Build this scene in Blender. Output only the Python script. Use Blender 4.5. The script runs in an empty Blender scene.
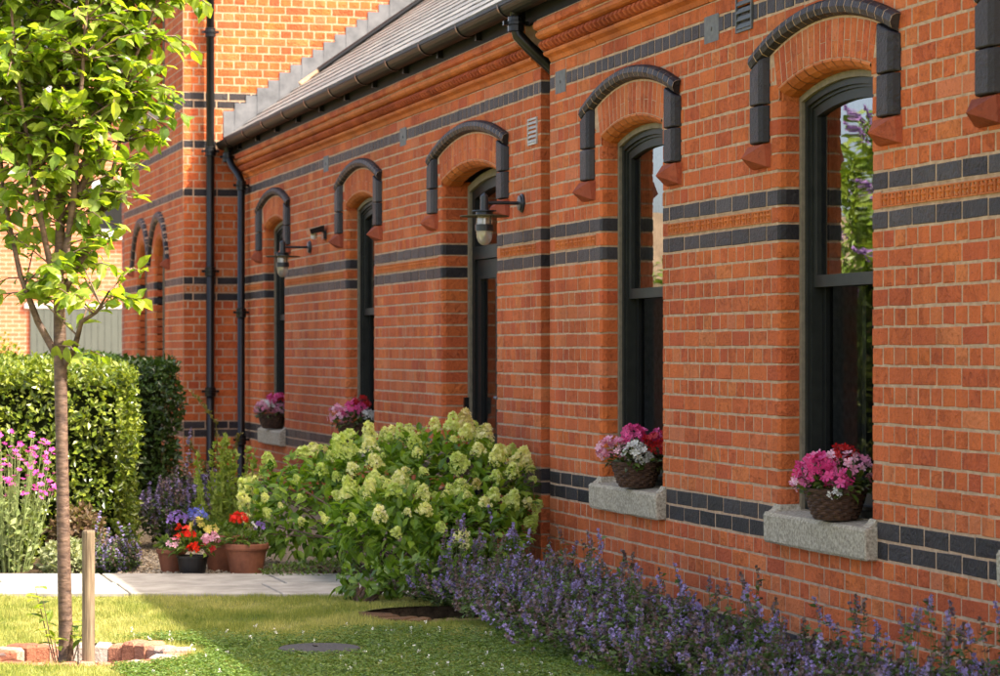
import bpy, bmesh, math, random
import numpy as np
from mathutils import Matrix, Vector
random.seed(7)
RNG = np.random.default_rng(11)
SC = bpy.context.scene
COL = SC.collection
PI = math.pi

# ------------------------------------------------------------------ camera
# The long wall is the plane Y=0 (it faces -Y) and runs along X; Z is up.
TH = math.radians(14.938)
CAM_Y, CAM_H, FOC = -4.163, 1.3, 2650.0
CF = Vector((-math.cos(TH), math.sin(TH), 0)); CR = Vector((math.sin(TH), math.cos(TH), 0))
cam = bpy.data.cameras.new('camera')
cam_o = bpy.data.objects.new('camera', cam); COL.objects.link(cam_o)
cam_o.location = (0, CAM_Y, CAM_H)
cam_o.rotation_euler = (PI/2, 0, PI/2 - TH)
cam.sensor_fit = 'HORIZONTAL'; cam.sensor_width = 36
cam.lens = FOC*36/1000
cam.shift_y = 12.6/1000
cam.clip_start = 0.1; cam.clip_end = 2000
cam.dof.use_dof = True; cam.dof.focus_distance = 12.5; cam.dof.aperture_fstop = 6.3
SC.camera = cam_o

# ------------------------------------------------------------------ sky and sun
SUN = Vector((0.50, 0.66, 1.0)).normalized()
world = bpy.data.worlds.new('World'); SC.world = world; world.use_nodes = True
wn = world.node_tree.nodes; wl = world.node_tree.links
sky = wn.new('ShaderNodeTexSky'); sky.sky_type = 'NISHITA'; sky.sun_disc = False
sky.sun_elevation = math.asin(SUN.z); sky.sun_rotation = math.atan2(SUN.x, SUN.y)
sky.air_density = 0.5; sky.dust_density = 4.0; sky.ozone_density = 0.0
wl.new(sky.outputs[0], wn['Background'].inputs[0]); wn['Background'].inputs[1].default_value = 0.15
sun = bpy.data.lights.new('sun', 'SUN'); sun.energy = 2.25; sun.angle = math.radians(0.55); sun.color = (1.0, 0.985, 0.985)
sun_o = bpy.data.objects.new('sun', sun); COL.objects.link(sun_o)
sun_o.rotation_euler = SUN.to_track_quat('Z', 'Y').to_euler(); sun_o.location = (0, 8, 12)
SC.view_settings.view_transform = 'Standard'; SC.view_settings.look = 'None'
SC.view_settings.gamma = 1.0; SC.view_settings.use_curve_mapping = False
SC.view_settings.exposure = 2.45
SC.view_settings.use_white_balance = True; SC.view_settings.white_balance_temperature = 7600; SC.view_settings.white_balance_tint = 10
SC.cycles.use_denoising = True
SC.cycles.max_bounces = 8; SC.cycles.transparent_max_bounces = 12
SC.cycles.caustics_reflective = False; SC.cycles.caustics_refractive = False

# ------------------------------------------------------------------ object helpers
WM = {}
def wm(o): return WM.get(o.name, Matrix.Identity(4))
def tag(o, label=None, cat=None, group=None, kind=None):
    if label: o['label'] = label
    if cat: o['category'] = cat
    if group: o['group'] = group
    if kind: o['kind'] = kind
    return o
def thing(name, label, cat, loc=(0, 0, 0), group=None):
    o = bpy.data.objects.new(name, None); COL.objects.link(o); o.location = loc
    o.empty_display_size = 0.1
    WM[o.name] = Matrix.Translation(Vector(loc))
    return tag(o, label, cat, group)
def attach(o, parent):
    if parent is not None:
        o.parent = parent; o.matrix_parent_inverse = wm(parent).inverted()
    return o

class MB:
    """collects numpy geometry, builds ONE mesh object"""
    def __init__(s): s.v = []; s.f = {}; s.r = []; s.n = 0
    def add(s, v, faces, rnd=0.5):
        v = np.asarray(v, dtype=np.float64).reshape(-1, 3); k = len(v)
        s.v.append(v)
        s.r.append(np.full(k, rnd) if np.isscalar(rnd) else np.asarray(rnd, dtype=np.float64))
        if isinstance(faces, np.ndarray):
            s.f.setdefault(faces.shape[1], []).append(faces+s.n)
        else:
            for f in faces: s.f.setdefault(len(f), []).append(np.asarray([f])+s.n)
        s.n += k
        return s
    def box(s, a, b, rnd=0.5):
        (x0, y0, z0), (x1, y1, z1) = a, b
        v = [(x0,y0,z0),(x1,y0,z0),(x1,y1,z0),(x0,y1,z0),(x0,y0,z1),(x1,y0,z1),(x1,y1,z1),(x0,y1,z1)]
        return s.add(v, [(0,3,2,1),(4,5,6,7),(0,1,5,4),(1,2,6,5),(2,3,7,6),(3,0,4,7)], rnd)
    def quad(s, *p, rnd=0.5): return s.add(p, [tuple(range(len(p)))], rnd)
    def tube(s, pts, rad, n=8, cap=True, rnd=0.5):
        pts = [Vector(p) for p in pts]
        if np.isscalar(rad): rad = [rad]*len(pts)
        V = []; up = Vector((0.13, 0.27, 0.95)).normalized()
        for i, p in enumerate(pts):
            d = (pts[min(i+1, len(pts)-1)]-pts[max(i-1, 0)]).normalized()
            a = d.cross(up)
            if a.length < 0.05: a = d.cross(Vector((1, 0.2, 0)))
            a.normalize(); b = d.cross(a)
            for j in range(n):
                t = 2*PI*j/n; V.append(p+(a*math.cos(t)+b*math.sin(t))*rad[i])
        F = []
        for i in range(len(pts)-1):
            for j in range(n):
                k = (j+1) % n; F.append((i*n+j, i*n+k, (i+1)*n+k, (i+1)*n+j))
        s.add(V, np.array(F), rnd)
        if cap:
            o = s.n-len(V)
            s.f.setdefault(n, []).append(np.array([[o+j for j in range(n)]]))
            s.f.setdefault(n, []).append(np.array([[o+(len(pts)-1)*n+n-1-j for j in range(n)]]))
        return s
    def lathe(s, prof, n=20, c=(0, 0, 0), rnd=0.5, jit=0):
        V = []
        for r, z in prof:
            for j in range(n):
                t = 2*PI*j/n; q = r*(1+random.uniform(-jit, jit))
                V.append((c[0]+q*math.cos(t), c[1]+q*math.sin(t), c[2]+z))
        F = [(i*n+j, i*n+(j+1) % n, (i+1)*n+(j+1) % n, (i+1)*n+j) for i in range(len(prof)-1) for j in range(n)]
        return s.add(V, np.array(F), rnd)
    def mesh(s, name, mat, smooth=False):
        me = bpy.data.meshes.new(name)
        v = np.concatenate(s.v); me.vertices.add(len(v)); me.vertices.foreach_set('co', v.astype(np.float32).ravel())
        loops = []; starts = []; c = 0
        for k, L in s.f.items():
            a = np.concatenate(L); loops.append(a.ravel()); starts.append(c+np.arange(len(a))*k); c += a.size
        loops = np.concatenate(loops).astype(np.int32); starts = np.concatenate(starts).astype(np.int32)
        me.loops.add(len(loops)); me.loops.foreach_set('vertex_index', loops)
        me.polygons.add(len(starts)); me.polygons.foreach_set('loop_start', starts)
        at = me.attributes.new('rnd', 'FLOAT', 'POINT'); at.data.foreach_set('value', np.concatenate(s.r).astype(np.float32))
        me.update(calc_edges=True); me.validate()
        me.polygons.foreach_set('use_smooth', np.full(len(starts), bool(smooth)))
        if mat: me.materials.append(mat)
        return me
    def build(s, name, mat, parent=None, smooth=False, kind=None):
        o = bpy.data.objects.new(name, s.mesh(name, mat, smooth)); COL.objects.link(o)
        attach(o, parent)
        if kind: o['kind'] = kind
        return o
def inst(name, me, parent, M, kind=None):
    o = bpy.data.objects.new(name, me); COL.objects.link(o)
    if parent is not None: o.parent = parent; o.matrix_parent_inverse = wm(parent).inverted()
    o.matrix_basis = M
    if kind: o['kind'] = kind
    return o
def copy_tree(o, parent=None):
    c = o.copy(); COL.objects.link(c)
    if parent is not None: c.parent = parent
    for ch in list(o.children): copy_tree(ch, c)
    return c
def arr(*a): return np.array(a, dtype=np.float64)
def norm(a): return a/np.maximum(np.linalg.norm(a, axis=-1, keepdims=True), 1e-9)
def scatter(mb, tv, tf, pos, d, up, scale, rnd):
    """copies template (tv, tf) to every pos with axis d, normal hint up, scale"""
    pos = np.asarray(pos); n = len(pos)
    if n == 0: return
    x = norm(np.asarray(d)); z = np.asarray(up)-np.sum(np.asarray(up)*x, -1, keepdims=True)*x
    z = norm(z+1e-6); y = np.cross(z, x)
    sc = np.asarray(scale).reshape(-1, 1, 1)*np.ones((n, 1, 1))
    V = tv[None, :, 0, None]*x[:, None, :]+tv[None, :, 1, None]*y[:, None, :]+tv[None, :, 2, None]*z[:, None, :]
    V = V*sc+pos[:, None, :]
    F = (tf[None, :, :]+np.arange(n)[:, None, None]*len(tv)).reshape(-1, tf.shape[1])
    mb.add(V.reshape(-1, 3), F, np.repeat(np.asarray(rnd)*np.ones(n), len(tv)))
LEAF_S = (arr((0,0,0),(.5,.28,.10),(1,0,-.05),(.5,-.28,.10)), np.array([(0,1,2),(0,2,3)]))
LEAF_L = (arr((0,0,0),(.22,.20,.06),(.55,.27,.07),(.82,.14,.01),(1.05,0,-.14),(.82,-.14,.01),(.55,-.27,.07),(.22,-.20,.06),(.30,0,.0),(.62,0,-.01)),
          np.array([(0,8,1),(1,8,2),(8,9,2),(2,9,3),(9,4,3),(0,7,8),(7,6,8),(8,6,9),(6,5,9),(9,5,4)]))
PETAL5 = None
def disc_flower(n=5, cup=.25):
    V = [(0, 0, 0)]; F = []
    for i in range(n):
        t = 2*PI*i/n; w = PI/n*.95
        for dt, r in ((-w*.8, .75), (0, 1.0), (w*.8, .75)):
            V.append((r*math.cos(t+dt)*.5, r*math.sin(t+dt)*.5, cup*r*.5))
        k = 1+3*i; F += [(0, k, k+1), (0, k+1, k+2)]
    return arr(*V), np.array(F)
FLOWER5 = disc_flower(5); FLOWER4 = disc_flower(4, .15)
PETALQ = (arr((-.5,-.5,0),(.5,-.4,.1),(.5,.5,0),(-.4,.5,.15)), np.array([(0,1,2,3)]))
def rdir(n, zmin=-1, zmax=1):
    z = RNG.uniform(zmin, zmax, n); t = RNG.uniform(0, 2*PI, n); r = np.sqrt(np.maximum(0, 1-z*z))
    return np.stack([r*np.cos(t), r*np.sin(t), z], -1)

# ------------------------------------------------------------------ materials
def new_mat(name):
    m = bpy.data.materials.new(name); m.use_nodes = True
    nt = m.node_tree; return m, nt, nt.nodes, nt.links, nt.nodes['Principled BSDF']
def N(nt, t, **kw):
    n = nt.nodes.new(t)
    for k, v in kw.items(): setattr(n, k, v)
    return n
def ramp(nt, stops, interp='LINEAR'):
    r = nt.nodes.new('ShaderNodeValToRGB'); e = r.color_ramp.elements; r.color_ramp.interpolation = interp
    while len(e) > 1: e.remove(e[-1])
    for i, (p, c) in enumerate(stops):
        el = e[0] if i == 0 else e.new(p)
        el.position = p; el.color = (*c, 1)
    return r
def noise(nt, vec, scale, detail=3, rough=.55, dist=0):
    n = nt.nodes.new('ShaderNodeTexNoise'); n.inputs['Scale'].default_value = scale
    n.inputs['Detail'].default_value = detail; n.inputs['Roughness'].default_value = rough
    n.inputs['Distortion'].default_value = dist
    if vec: nt.links.new(vec, n.inputs['Vector'])
    return n
def mixc(nt, fac, a, b, mode='MIX'):
    n = nt.nodes.new('ShaderNodeMix'); n.data_type = 'RGBA'; n.blend_type = mode
    for sock, val in ((n.inputs[0], fac), (n.inputs[6], a), (n.inputs[7], b)):
        if hasattr(val, 'is_linked') or hasattr(val, 'links'): nt.links.new(val, sock)
        elif isinstance(val, (int, float)): sock.default_value = val
        else: sock.default_value = (*val, 1)
    return n.outputs[2]
def mathn(nt, op, a, b=None):
    n = nt.nodes.new('ShaderNodeMath'); n.operation = op
    for s, v in ((n.inputs[0], a), (n.inputs[1], b)):
        if v is None: continue
        if isinstance(v, (int, float)): s.default_value = v
        else: nt.links.new(v, s)
    return n.outputs[0]
def bump(nt, h, strength, dist, b):
    n = nt.nodes.new('ShaderNodeBump'); n.inputs['Strength'].default_value = strength; n.inputs['Distance'].default_value = dist
    nt.links.new(h, n.inputs['Height']); nt.links.new(n.outputs[0], b.inputs['Normal']); return n
def rnd_socket(nt, src):
    if src == 'obj':
        return nt.nodes.new('ShaderNodeObjectInfo').outputs['Random']
    a = nt.nodes.new('ShaderNodeAttribute'); a.attribute_name = 'rnd'; return a.outputs['Fac']
def pos_socket(nt): return nt.nodes.new('ShaderNodeNewGeometry').outputs['Position']
_cache = {}
def brickmat(name, stops, src, rough=.85, mottle=.35, bstr=.5, dark=(.10,.035,.025), smear=.12):
    key = (name, src)
    if key in _cache: return _cache[key]
    m, nt, nn, L, b = new_mat(name+('_single' if src == 'obj' else ''))
    r = rnd_socket(nt, src); p = pos_socket(nt)
    off = N(nt, 'ShaderNodeVectorMath', operation='ADD'); L.new(p, off.inputs[0])
    cmb = N(nt, 'ShaderNodeCombineXYZ')
    for i, q in enumerate((37, 91, 53)): L.new(mathn(nt, 'MULTIPLY', r, q), cmb.inputs[i])
    L.new(cmb.outputs[0], off.inputs[1]); v = off.outputs[0]
    base = ramp(nt, stops); L.new(r, base.inputs[0])
    n1 = noise(nt, v, 9, 4, .6); n2 = noise(nt, v, 60, 4, .65); n3 = noise(nt, p, .9, 3, .6)
    f1 = ramp(nt, [(.35, (0,0,0)), (.72, (1,1,1))]); L.new(n1.outputs[0], f1.inputs[0])
    light = mixc(nt, 1.0, base.outputs[0], (1.22, 1.28, 1.35), 'MULTIPLY')
    c = mixc(nt, mathn(nt, 'MULTIPLY', f1.outputs[0], mottle), base.outputs[0], light)
    f2 = ramp(nt, [(.55, (0,0,0)), (.76, (1,1,1))]); L.new(n2.outputs[0], f2.inputs[0])
    c = mixc(nt, mathn(nt, 'MULTIPLY', f2.outputs[0], .55), c, dark)
    n4 = noise(nt, v, 21, 5, .62, .6); f4 = ramp(nt, [(.50, (0,0,0)), (.60, (1,1,1))]); L.new(n4.outputs[0], f4.inputs[0])
    sp_ = mathn(nt, 'GREATER_THAN', mathn(nt, 'FRACT', mathn(nt, 'MULTIPLY', r, 7.31)), .45)
    f4v = mathn(nt, 'MULTIPLY', f4.outputs[0], mathn(nt, 'ADD', mathn(nt, 'MULTIPLY', sp_, .26), .08))
    c = mixc(nt, f4v, c, mixc(nt, 1.0, c, (.60,.50,.46), 'MULTIPLY'))
    n5 = noise(nt, p, 13, 5, .7); f5 = ramp(nt, [(.60, (0,0,0)), (.74, (1,1,1))]); L.new(n5.outputs[0], f5.inputs[0])
    c = mixc(nt, mathn(nt, 'MULTIPLY', f5.outputs[0], smear), c, (.50,.33,.22))
    f3 = ramp(nt, [(.30, (.80,.78,.76)), (.62, (1.06,1.05,1.04))]); L.new(n3.outputs[0], f3.inputs[0])
    c = mixc(nt, 1.0, c, f3.outputs[0], 'MULTIPLY')
    mp = N(nt, 'ShaderNodeMapping'); L.new(p, mp.inputs[0]); mp.inputs['Scale'].default_value = (5, 5, .45)
    n6 = noise(nt, mp.outputs[0], 1.0, 5, .65); f6 = ramp(nt, [(.34, (.80,.78,.77)), (.55, (1.0,1.0,1.0)), (.74, (1.07,1.08,1.09))]); L.new(n6.outputs[0], f6.inputs[0])
    c = mixc(nt, 1.0, c, f6.outputs[0], 'MULTIPLY')
    L.new(c, b.inputs['Base Color']); b.inputs['Roughness'].default_value = rough
    b.inputs['Specular IOR Level'].default_value = .3
    h = mathn(nt, 'ADD', mathn(nt, 'ADD', mathn(nt, 'MULTIPLY', n1.outputs[0], .8), n2.outputs[0]), mathn(nt, 'MULTIPLY', f4v, -1.6))
    bump(nt, h, bstr, .013, b)
    _cache[key] = m; return m
RED = [(0, (.49,.092,.032)), (.08, (.54,.108,.034)), (.30, (.61,.136,.036)), (.5, (.575,.124,.038)), (.66, (.64,.154,.036)), (.80, (.59,.142,.050)), (.92, (.66,.186,.053)), (1, (.61,.174,.072))]
DARK = [(0, (.015,.012,.013)), (.4, (.023,.019,.020)), (.7, (.034,.027,.028)), (1, (.050,.043,.043))]
def red(src): return brickmat('red_brick', RED, src, .86, .4, .75)
def dark(src): return brickmat('blue_black_brick', DARK, src, .55, .6, .45, dark=(.02,.02,.022), smear=.10)
TERRA = [(0, (.54,.138,.034)), (1, (.64,.185,.046))]
def terra(src): return brickmat('terracotta', TERRA, src, .8, .3, .35)
def simple(name, col, rough=.6, metal=0, nscale=20, var=.25, bstr=.15, bdist=.003, spec=.5, stretch=None, col2=None, detail=4):
    m, nt, nn, L, b = new_mat(name); p = pos_socket(nt)
    if stretch:
        mp = N(nt, 'ShaderNodeMapping'); L.new(p, mp.inputs[0]); mp.inputs['Scale'].default_value = stretch; p = mp.outputs[0]
    n = noise(nt, p, nscale, detail, .6)
    c2 = col2 or tuple(min(1, q*(1+var)) for q in col); c1 = col if col2 else tuple(q*(1-var) for q in col)
    r = ramp(nt, [(.32, c1), (.68, c2)]); L.new(n.outputs[0], r.inputs[0]); L.new(r.outputs[0], b.inputs['Base Color'])
    b.inputs['Roughness'].default_value = rough; b.inputs['Metallic'].default_value = metal; b.inputs['Specular IOR Level'].default_value = spec
    if bstr: bump(nt, n.outputs[0], bstr, bdist, b)
    return m
def leafmat(name, cols, transl=.35, rough=.45, src='attr', spec=.4, tcol=None, tint=None):
    m, nt, nn, L, b = new_mat(name); r = rnd_socket(nt, src)
    rp = ramp(nt, [(i/max(1, len(cols)-1), c) for i, c in enumerate(cols)]); L.new(r, rp.inputs[0])
    p = pos_socket(nt); n = noise(nt, p, 35, 2)
    rr = ramp(nt, [(.3, (.82,.82,.82)), (.7, (1.15,1.15,1.1))]); L.new(n.outputs[0], rr.inputs[0])
    c = mixc(nt, 1.0, rp.outputs[0], rr.outputs[0], 'MULTIPLY')
    if tint:
        rt = ramp(nt, tint); L.new(rnd_socket(nt, 'obj'), rt.inputs[0]); c = mixc(nt, 1.0, c, rt.outputs[0], 'MULTIPLY')
    L.new(c, b.inputs['Base Color']); b.inputs['Roughness'].default_value = rough; b.inputs['Specular IOR Level'].default_value = spec
    t = N(nt, 'ShaderNodeBsdfTranslucent'); tc = mixc(nt, 1.0, c, tcol or (1.5,1.5,.6), 'MULTIPLY'); L.new(tc, t.inputs[0])
    mx = N(nt, 'ShaderNodeMixShader'); mx.inputs[0].default_value = transl
    L.new(b.outputs[0], mx.inputs[1]); L.new(t.outputs[0], mx.inputs[2]); L.new(mx.outputs[0], nn['Material Output'].inputs[0])
    return m
M = {}
M['mortar'] = simple('lime_mortar', (.38,.235,.145), .95, nscale=24, col2=(.58,.40,.265), detail=7, bstr=.6, bdist=.006, spec=.1)
M['granite'] = simple('granite', (.22,.185,.13), .9, nscale=85, col2=(.56,.49,.37), bstr=.5, bdist=.004, spec=.3)
M['frame'] = simple('grey_green_paint', (.018,.020,.016), .5, nscale=14, var=.25, bstr=.08, spec=.25)
M['sash'] = simple('dark_paint', (.009,.010,.009), .45, nscale=14, var=.2, bstr=.05, spec=.25)
M['mastic'] = simple('stone_beige_render', (.20,.165,.11), .8, nscale=30, var=.2)
M['gutter'] = simple('black_gutter_paint', (.012,.012,.009), .5, nscale=8, var=.3, bstr=.08, spec=.15)
M['pipe'] = simple('black_iron_paint', (.007,.007,.007), .30, nscale=14, var=.3, bstr=.12, spec=.35)
M['fascia'] = simple('shade_dark_fascia', (.010,.010,.009), .7, nscale=9, var=.3, spec=.15)  # near-black colour carries the shade under the gutter
M['lead'] = simple('lead_sheet', (.085,.09,.098), .65, nscale=7, col2=(.17,.175,.185), bstr=.3, bdist=.01, detail=6)
M['deck'] = simple('roof_deck', (.05,.05,.05), .9)
M['metal_dark'] = simple('dark_lamp_metal', (.018,.024,.027), .4, nscale=25, var=.3)
M['lampdisc'] = simple('weathered_lamp_disc', (.055,.05,.018), .6, nscale=25, var=.3)
M['interior'] = simple('interior_plaster', (.42,.40,.36), .9)
M['plaque'] = simple('slate_plaque', (.13,.13,.125), .7, nscale=25, var=.25)
M['vent_pale'] = simple('pale_vent', (.42,.40,.36), .6, nscale=30)
M['vent_dark'] = simple('dark_vent', (.09,.095,.095), .6, nscale=30)
M['soil'] = simple('soil', (.030,.020,.012), 1.0, nscale=25, col2=(.085,.058,.034), bstr=.9, bdist=.02, spec=.1)
M['white'] = simple('white_plastic', (.75,.75,.72), .4)
def slate(src):
    m, nt, nn, L, b = new_mat('slate_'+src); r = rnd_socket(nt, src)
    rp = ramp(nt, [(0, (.12,.122,.125)), (.5, (.17,.172,.172)), (1, (.23,.23,.225))]); L.new(r, rp.inputs[0])
    n = noise(nt, pos_socket(nt), 18, 5); rr = ramp(nt, [(.3, (.75,.75,.72)), (.7, (1.2,1.2,1.15))]); L.new(n.outputs[0], rr.inputs[0])
    L.new(mixc(nt, 1.0, rp.outputs[0], rr.outputs[0], 'MULTIPLY'), b.inputs['Base Color']); b.inputs['Roughness'].default_value = .6
    bump(nt, n.outputs[0], .3, .004, b); return m
SLATE_A, SLATE_O = slate('attr'), slate('obj')
def glass_pane(name='window_glass', ior=2.8, tint=.72):
    m, nt, nn, L, b = new_mat(name)
    fr = N(nt, 'ShaderNodeFresnel'); fr.inputs['IOR'].default_value = ior
    tr = N(nt, 'ShaderNodeBsdfTransparent'); tr.inputs[0].default_value = (tint,tint*1.03,tint*1.02,1)
    gl = N(nt, 'ShaderNodeBsdfGlossy'); gl.inputs['Roughness'].default_value = 0.0; gl.inputs[0].default_value = (.95,.97,.97,1)
    nz = noise(nt, pos_socket(nt), 2.2, 1); bp = N(nt, 'ShaderNodeBump'); bp.inputs['Strength'].default_value = .06; bp.inputs['Distance'].default_value = .02
    L.new(nz.outputs[0], bp.inputs['Height']); L.new(bp.outputs[0], gl.inputs['Normal'])
    mx = N(nt, 'ShaderNodeMixShader'); L.new(fr.outputs[0], mx.inputs[0]); L.new(tr.outputs[0], mx.inputs[1]); L.new(gl.outputs[0], mx.inputs[2])
    L.new(mx.outputs[0], nn['Material Output'].inputs[0]); return m
M['darkpane'] = simple('dark_pane', (.012,.014,.016), .08, nscale=3, bstr=0, spec=.6)
M['glass'] = glass_pane(); M['glass_low'] = glass_pane('lower_sash_glass', 1.10, .6)
def lamp_glass():
    m, nt, nn, L, b = new_mat('lamp_glass')
    tr = N(nt, 'ShaderNodeBsdfTransparent'); tr.inputs[0].default_value = (.9,.88,.82,1)
    df = N(nt, 'ShaderNodeBsdfDiffuse'); df.inputs[0].default_value = (.55,.50,.42,1)
    gl = N(nt, 'ShaderNodeBsdfGlossy'); gl.inputs['Roughness'].default_value = .08
    m1 = N(nt, 'ShaderNodeMixShader'); m1.inputs[0].default_value = .45; L.new(tr.outputs[0], m1.inputs[1]); L.new(df.outputs[0], m1.inputs[2])
    m2 = N(nt, 'ShaderNodeMixShader'); m2.inputs[0].default_value = .18; L.new(m1.outputs[0], m2.inputs[1]); L.new(gl.outputs[0], m2.inputs[2])
    L.new(m2.outputs[0], nn['Material Output'].inputs[0]); return m
M['lampglass'] = lamp_glass()
def tex_brick(name, a, bcol, mort, scale_u='XZ'):
    m, nt, nn, L, b = new_mat(name); p = pos_socket(nt)
    sx = N(nt, 'ShaderNodeSeparateXYZ'); L.new(p, sx.inputs[0]); cb = N(nt, 'ShaderNodeCombineXYZ')
    L.new(sx.outputs['X' if scale_u == 'XZ' else 'Y'], cb.inputs[0]); L.new(sx.outputs['Z'], cb.inputs[1])
    br = N(nt, 'ShaderNodeTexBrick'); L.new(cb.outputs[0], br.inputs['Vector']); br.inputs['Scale'].default_value = 1
    br.inputs['Brick Width'].default_value = .225; br.inputs['Row Height'].default_value = .077; br.inputs['Mortar Size'].default_value = .006
    br.inputs['Color1'].default_value = (*a, 1); br.inputs['Color2'].default_value = (*bcol, 1); br.inputs['Mortar'].default_value = (*mort, 1)
    n = noise(nt, p, 1.3, 4); rr = ramp(nt, [(.3, (.8,.8,.8)), (.7, (1.15,1.15,1.15))]); L.new(n.outputs[0], rr.inputs[0])
    L.new(mixc(nt, 1.0, br.outputs[0], rr.outputs[0], 'MULTIPLY'), b.inputs['Base Color']); b.inputs['Roughness'].default_value = .9
    bump(nt, br.outputs['Fac'], -.3, .005, b); return m
M['farbrick'] = tex_brick('far_brick', (.47,.135,.06), (.40,.105,.05), (.45,.34,.25), 'YZ')
M['endbrick'] = tex_brick('end_brick', (.42,.11,.05), (.35,.085,.04), (.42,.31,.22), 'YZ')

# ------------------------------------------------------------------ brickwork
CH, ZB = 0.077, 0.008          # course height, level of course 0
SU, HU = 0.225, 0.1125         # stretcher and header pitch
def zc(k): return ZB+CH*k
def proj(p):
    d = Vector(p)-Vector((0, CAM_Y, CAM_H)); dep = d.dot(CF)
    if dep < .5: return (-1e9, 0, 1e9)
    return (500+FOC*d.dot(CR)/dep, 350.6-FOC*d.z/dep, dep)
_bm = {}
def brick_geo(w, h, kind, var):
    rg = random.Random(int(w*1000)*3137+int(h*1000)*17+var*771+sum(map(ord, kind)))
    e = .0022; D = .03; X = .21
    left = [(0, D), (0, e), (e, 0)]; right = [(w-e, 0), (w, e), (w, D)]
    if 'R' in kind: right = [(w-.030, 0), (w-.009, .009), (w, .030), (w, X)]
    if 'r' in kind: right = [(w-e, 0), (w, e), (w, X)]
    if 'L' in kind: left = [(0, X), (0, .030), (.009, .009), (.030, 0)]
    if 'l' in kind: left = [(0, X), (0, e), (e, 0)]
    pr = left+right; n = len(pr); V = []
    jj = [(rg.uniform(-.0018, .0018), rg.uniform(-.0008, .0002)) for _ in pr]
    zj = [rg.uniform(-.0024, .0022) for _ in pr]; zk = [rg.uniform(-.0024, .0022) for _ in pr]
    for li, (z, ad) in enumerate(((0, e), (e, 0), (h-e, 0), (h, e))):
        for i, (u, v) in enumerate(pr):
            ends = i in (0, n-1)
            ch = 0
            V.append((u+jj[i][0]*(not ends), v+(ad+ch if not ends else 0)+jj[i][1]*(not ends), z+(zj[i] if li < 2 else zk[i])))
    F = [(l*n+i, l*n+i+1, (l+1)*n+i+1, (l+1)*n+i) for l in range(3) for i in range(n-1)]
    F += [tuple(range(n-1, -1, -1)), tuple(range(3*n, 4*n))]
    return np.array(V), F
class Wall:
    """lays a brick wall on a plane: local (u along, v into the wall, z)"""
    def __init__(s, parent, Mx): s.parent = parent; s.M = Mx; s.bricks = []; s.mortar = MB()
    def P(s, u, v, z): return tuple(s.M @ Vector((u, v, z)))
    def put(s, u0, u1, z0, z1, kind='n', mat='red', j=.0045):
        ga = 0 if ('L' in kind or 'l' in kind) else j*1.4; gb = 0 if ('R' in kind or 'r' in kind) else j*1.4
        s.bricks.append((u0+ga, u1-gb, z0+j*1.25, z1-j*1.25, kind, mat))
    def row(s, a, b, z0, z1, pitch, phase, mat='red', ka='', kb='', mv=.0010):
        """one course between a and b; ka/kb mark exposed ends"""
        if b-a < .03: return
        a2 = a+.034 if ka == 'L' else a; b2 = b-.034 if kb == 'R' else b
        s.mortar.quad(s.P(a2, mv, z0), s.P(b2, mv, z0), s.P(b2, mv, z1), s.P(a2, mv, z1))
        if ka == 'L': s.mortar.quad(s.P(a+.004, .036, z0), s.P(a2, mv, z0), s.P(a2, mv, z1), s.P(a+.004, .036, z1))
        if kb == 'R': s.mortar.quad(s.P(b-.004, .036, z0), s.P(b2, mv, z0), s.P(b2, mv, z1), s.P(b-.004, .036, z1))
        i = math.floor((a-phase)/pitch)+1; cuts = [a]
        while phase+i*pitch < b-1e-6:
            c = phase+i*pitch+random.uniform(-.003, .003)
            if c-a > .045 and b-c > .045: cuts.append(c)
            i += 1
        cuts.append(b)
        for q in range(len(cuts)-1):
            k = 'n'
            if q == 0 and ka: k += ka
            if q == len(cuts)-2 and kb: k += kb
            s.put(cuts[q], cuts[q+1], z0, z1, k, mat)
    def emit(s, limit=300, names=('brick', 'dark_brick'), area_min=0):
        for mat, nm, stuffn in (('red', names[0], 'brickwork'), ('dark', names[1], 'dark_brickwork')):
            L = [b for b in s.bricks if b[5] == mat]
            sc = []
            for b in L:
                c0 = proj(s.P((b[0]+b[1])/2, 0, (b[2]+b[3])/2))
                p0 = proj(s.P(b[0], 0, b[2])); p1 = proj(s.P(b[1], 0, b[3]))
                ok = -10 < c0[0] < 1010 and -10 < c0[1] < 640
                sc.append(abs((p1[0]-p0[0])*(p1[1]-p0[1])) if ok else -1)
            order = sorted(range(len(L)), key=lambda i: -sc[i])
            single = set(i for i in order[:limit] if sc[i] > area_min)
            mb = MB(); m_o = red('obj') if mat == 'red' else dark('obj'); m_a = red('attr') if mat == 'red' else dark('attr')
            R3 = np.array(s.M.to_3x3()); T = np.array(s.M.translation)
            for i, b in enumerate(L):
                w, h = b[1]-b[0], b[3]-b[2]; var = random.randrange(5)
                dv = random.uniform(-.0022, -.0002)
                if i in single:
                    ws = .005*round(w/.005); key = (ws, round(h, 3), b[4], var, mat)
                    if key not in _bm:
                        t = MB(); t.add(*brick_geo(ws, h, b[4], var)); _bm[key] = t.mesh(nm, m_o)
                    Mx = s.M @ Matrix.Translation((b[0], dv, b[2])) @ Matrix.Rotation(random.uniform(-.006, .006), 4, 'Y') @ Matrix.Diagonal((w/ws, 1, 1, 1))
                    inst(nm, _bm[key], s.parent, Mx)
                else:
                    V, F = brick_geo(.01*round(w/.01), h, b[4], var); V = V.copy()
                    V[:, 0] *= w/(.01*round(w/.01)); V += (b[0], dv, b[2])
                    mb.add(V @ R3.T+T, F, random.random())
            if mb.n: mb.build(stuffn, m_a, s.parent, kind='stuff')
        s.mortar.build('mortar', M['mortar'], s.parent)

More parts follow.
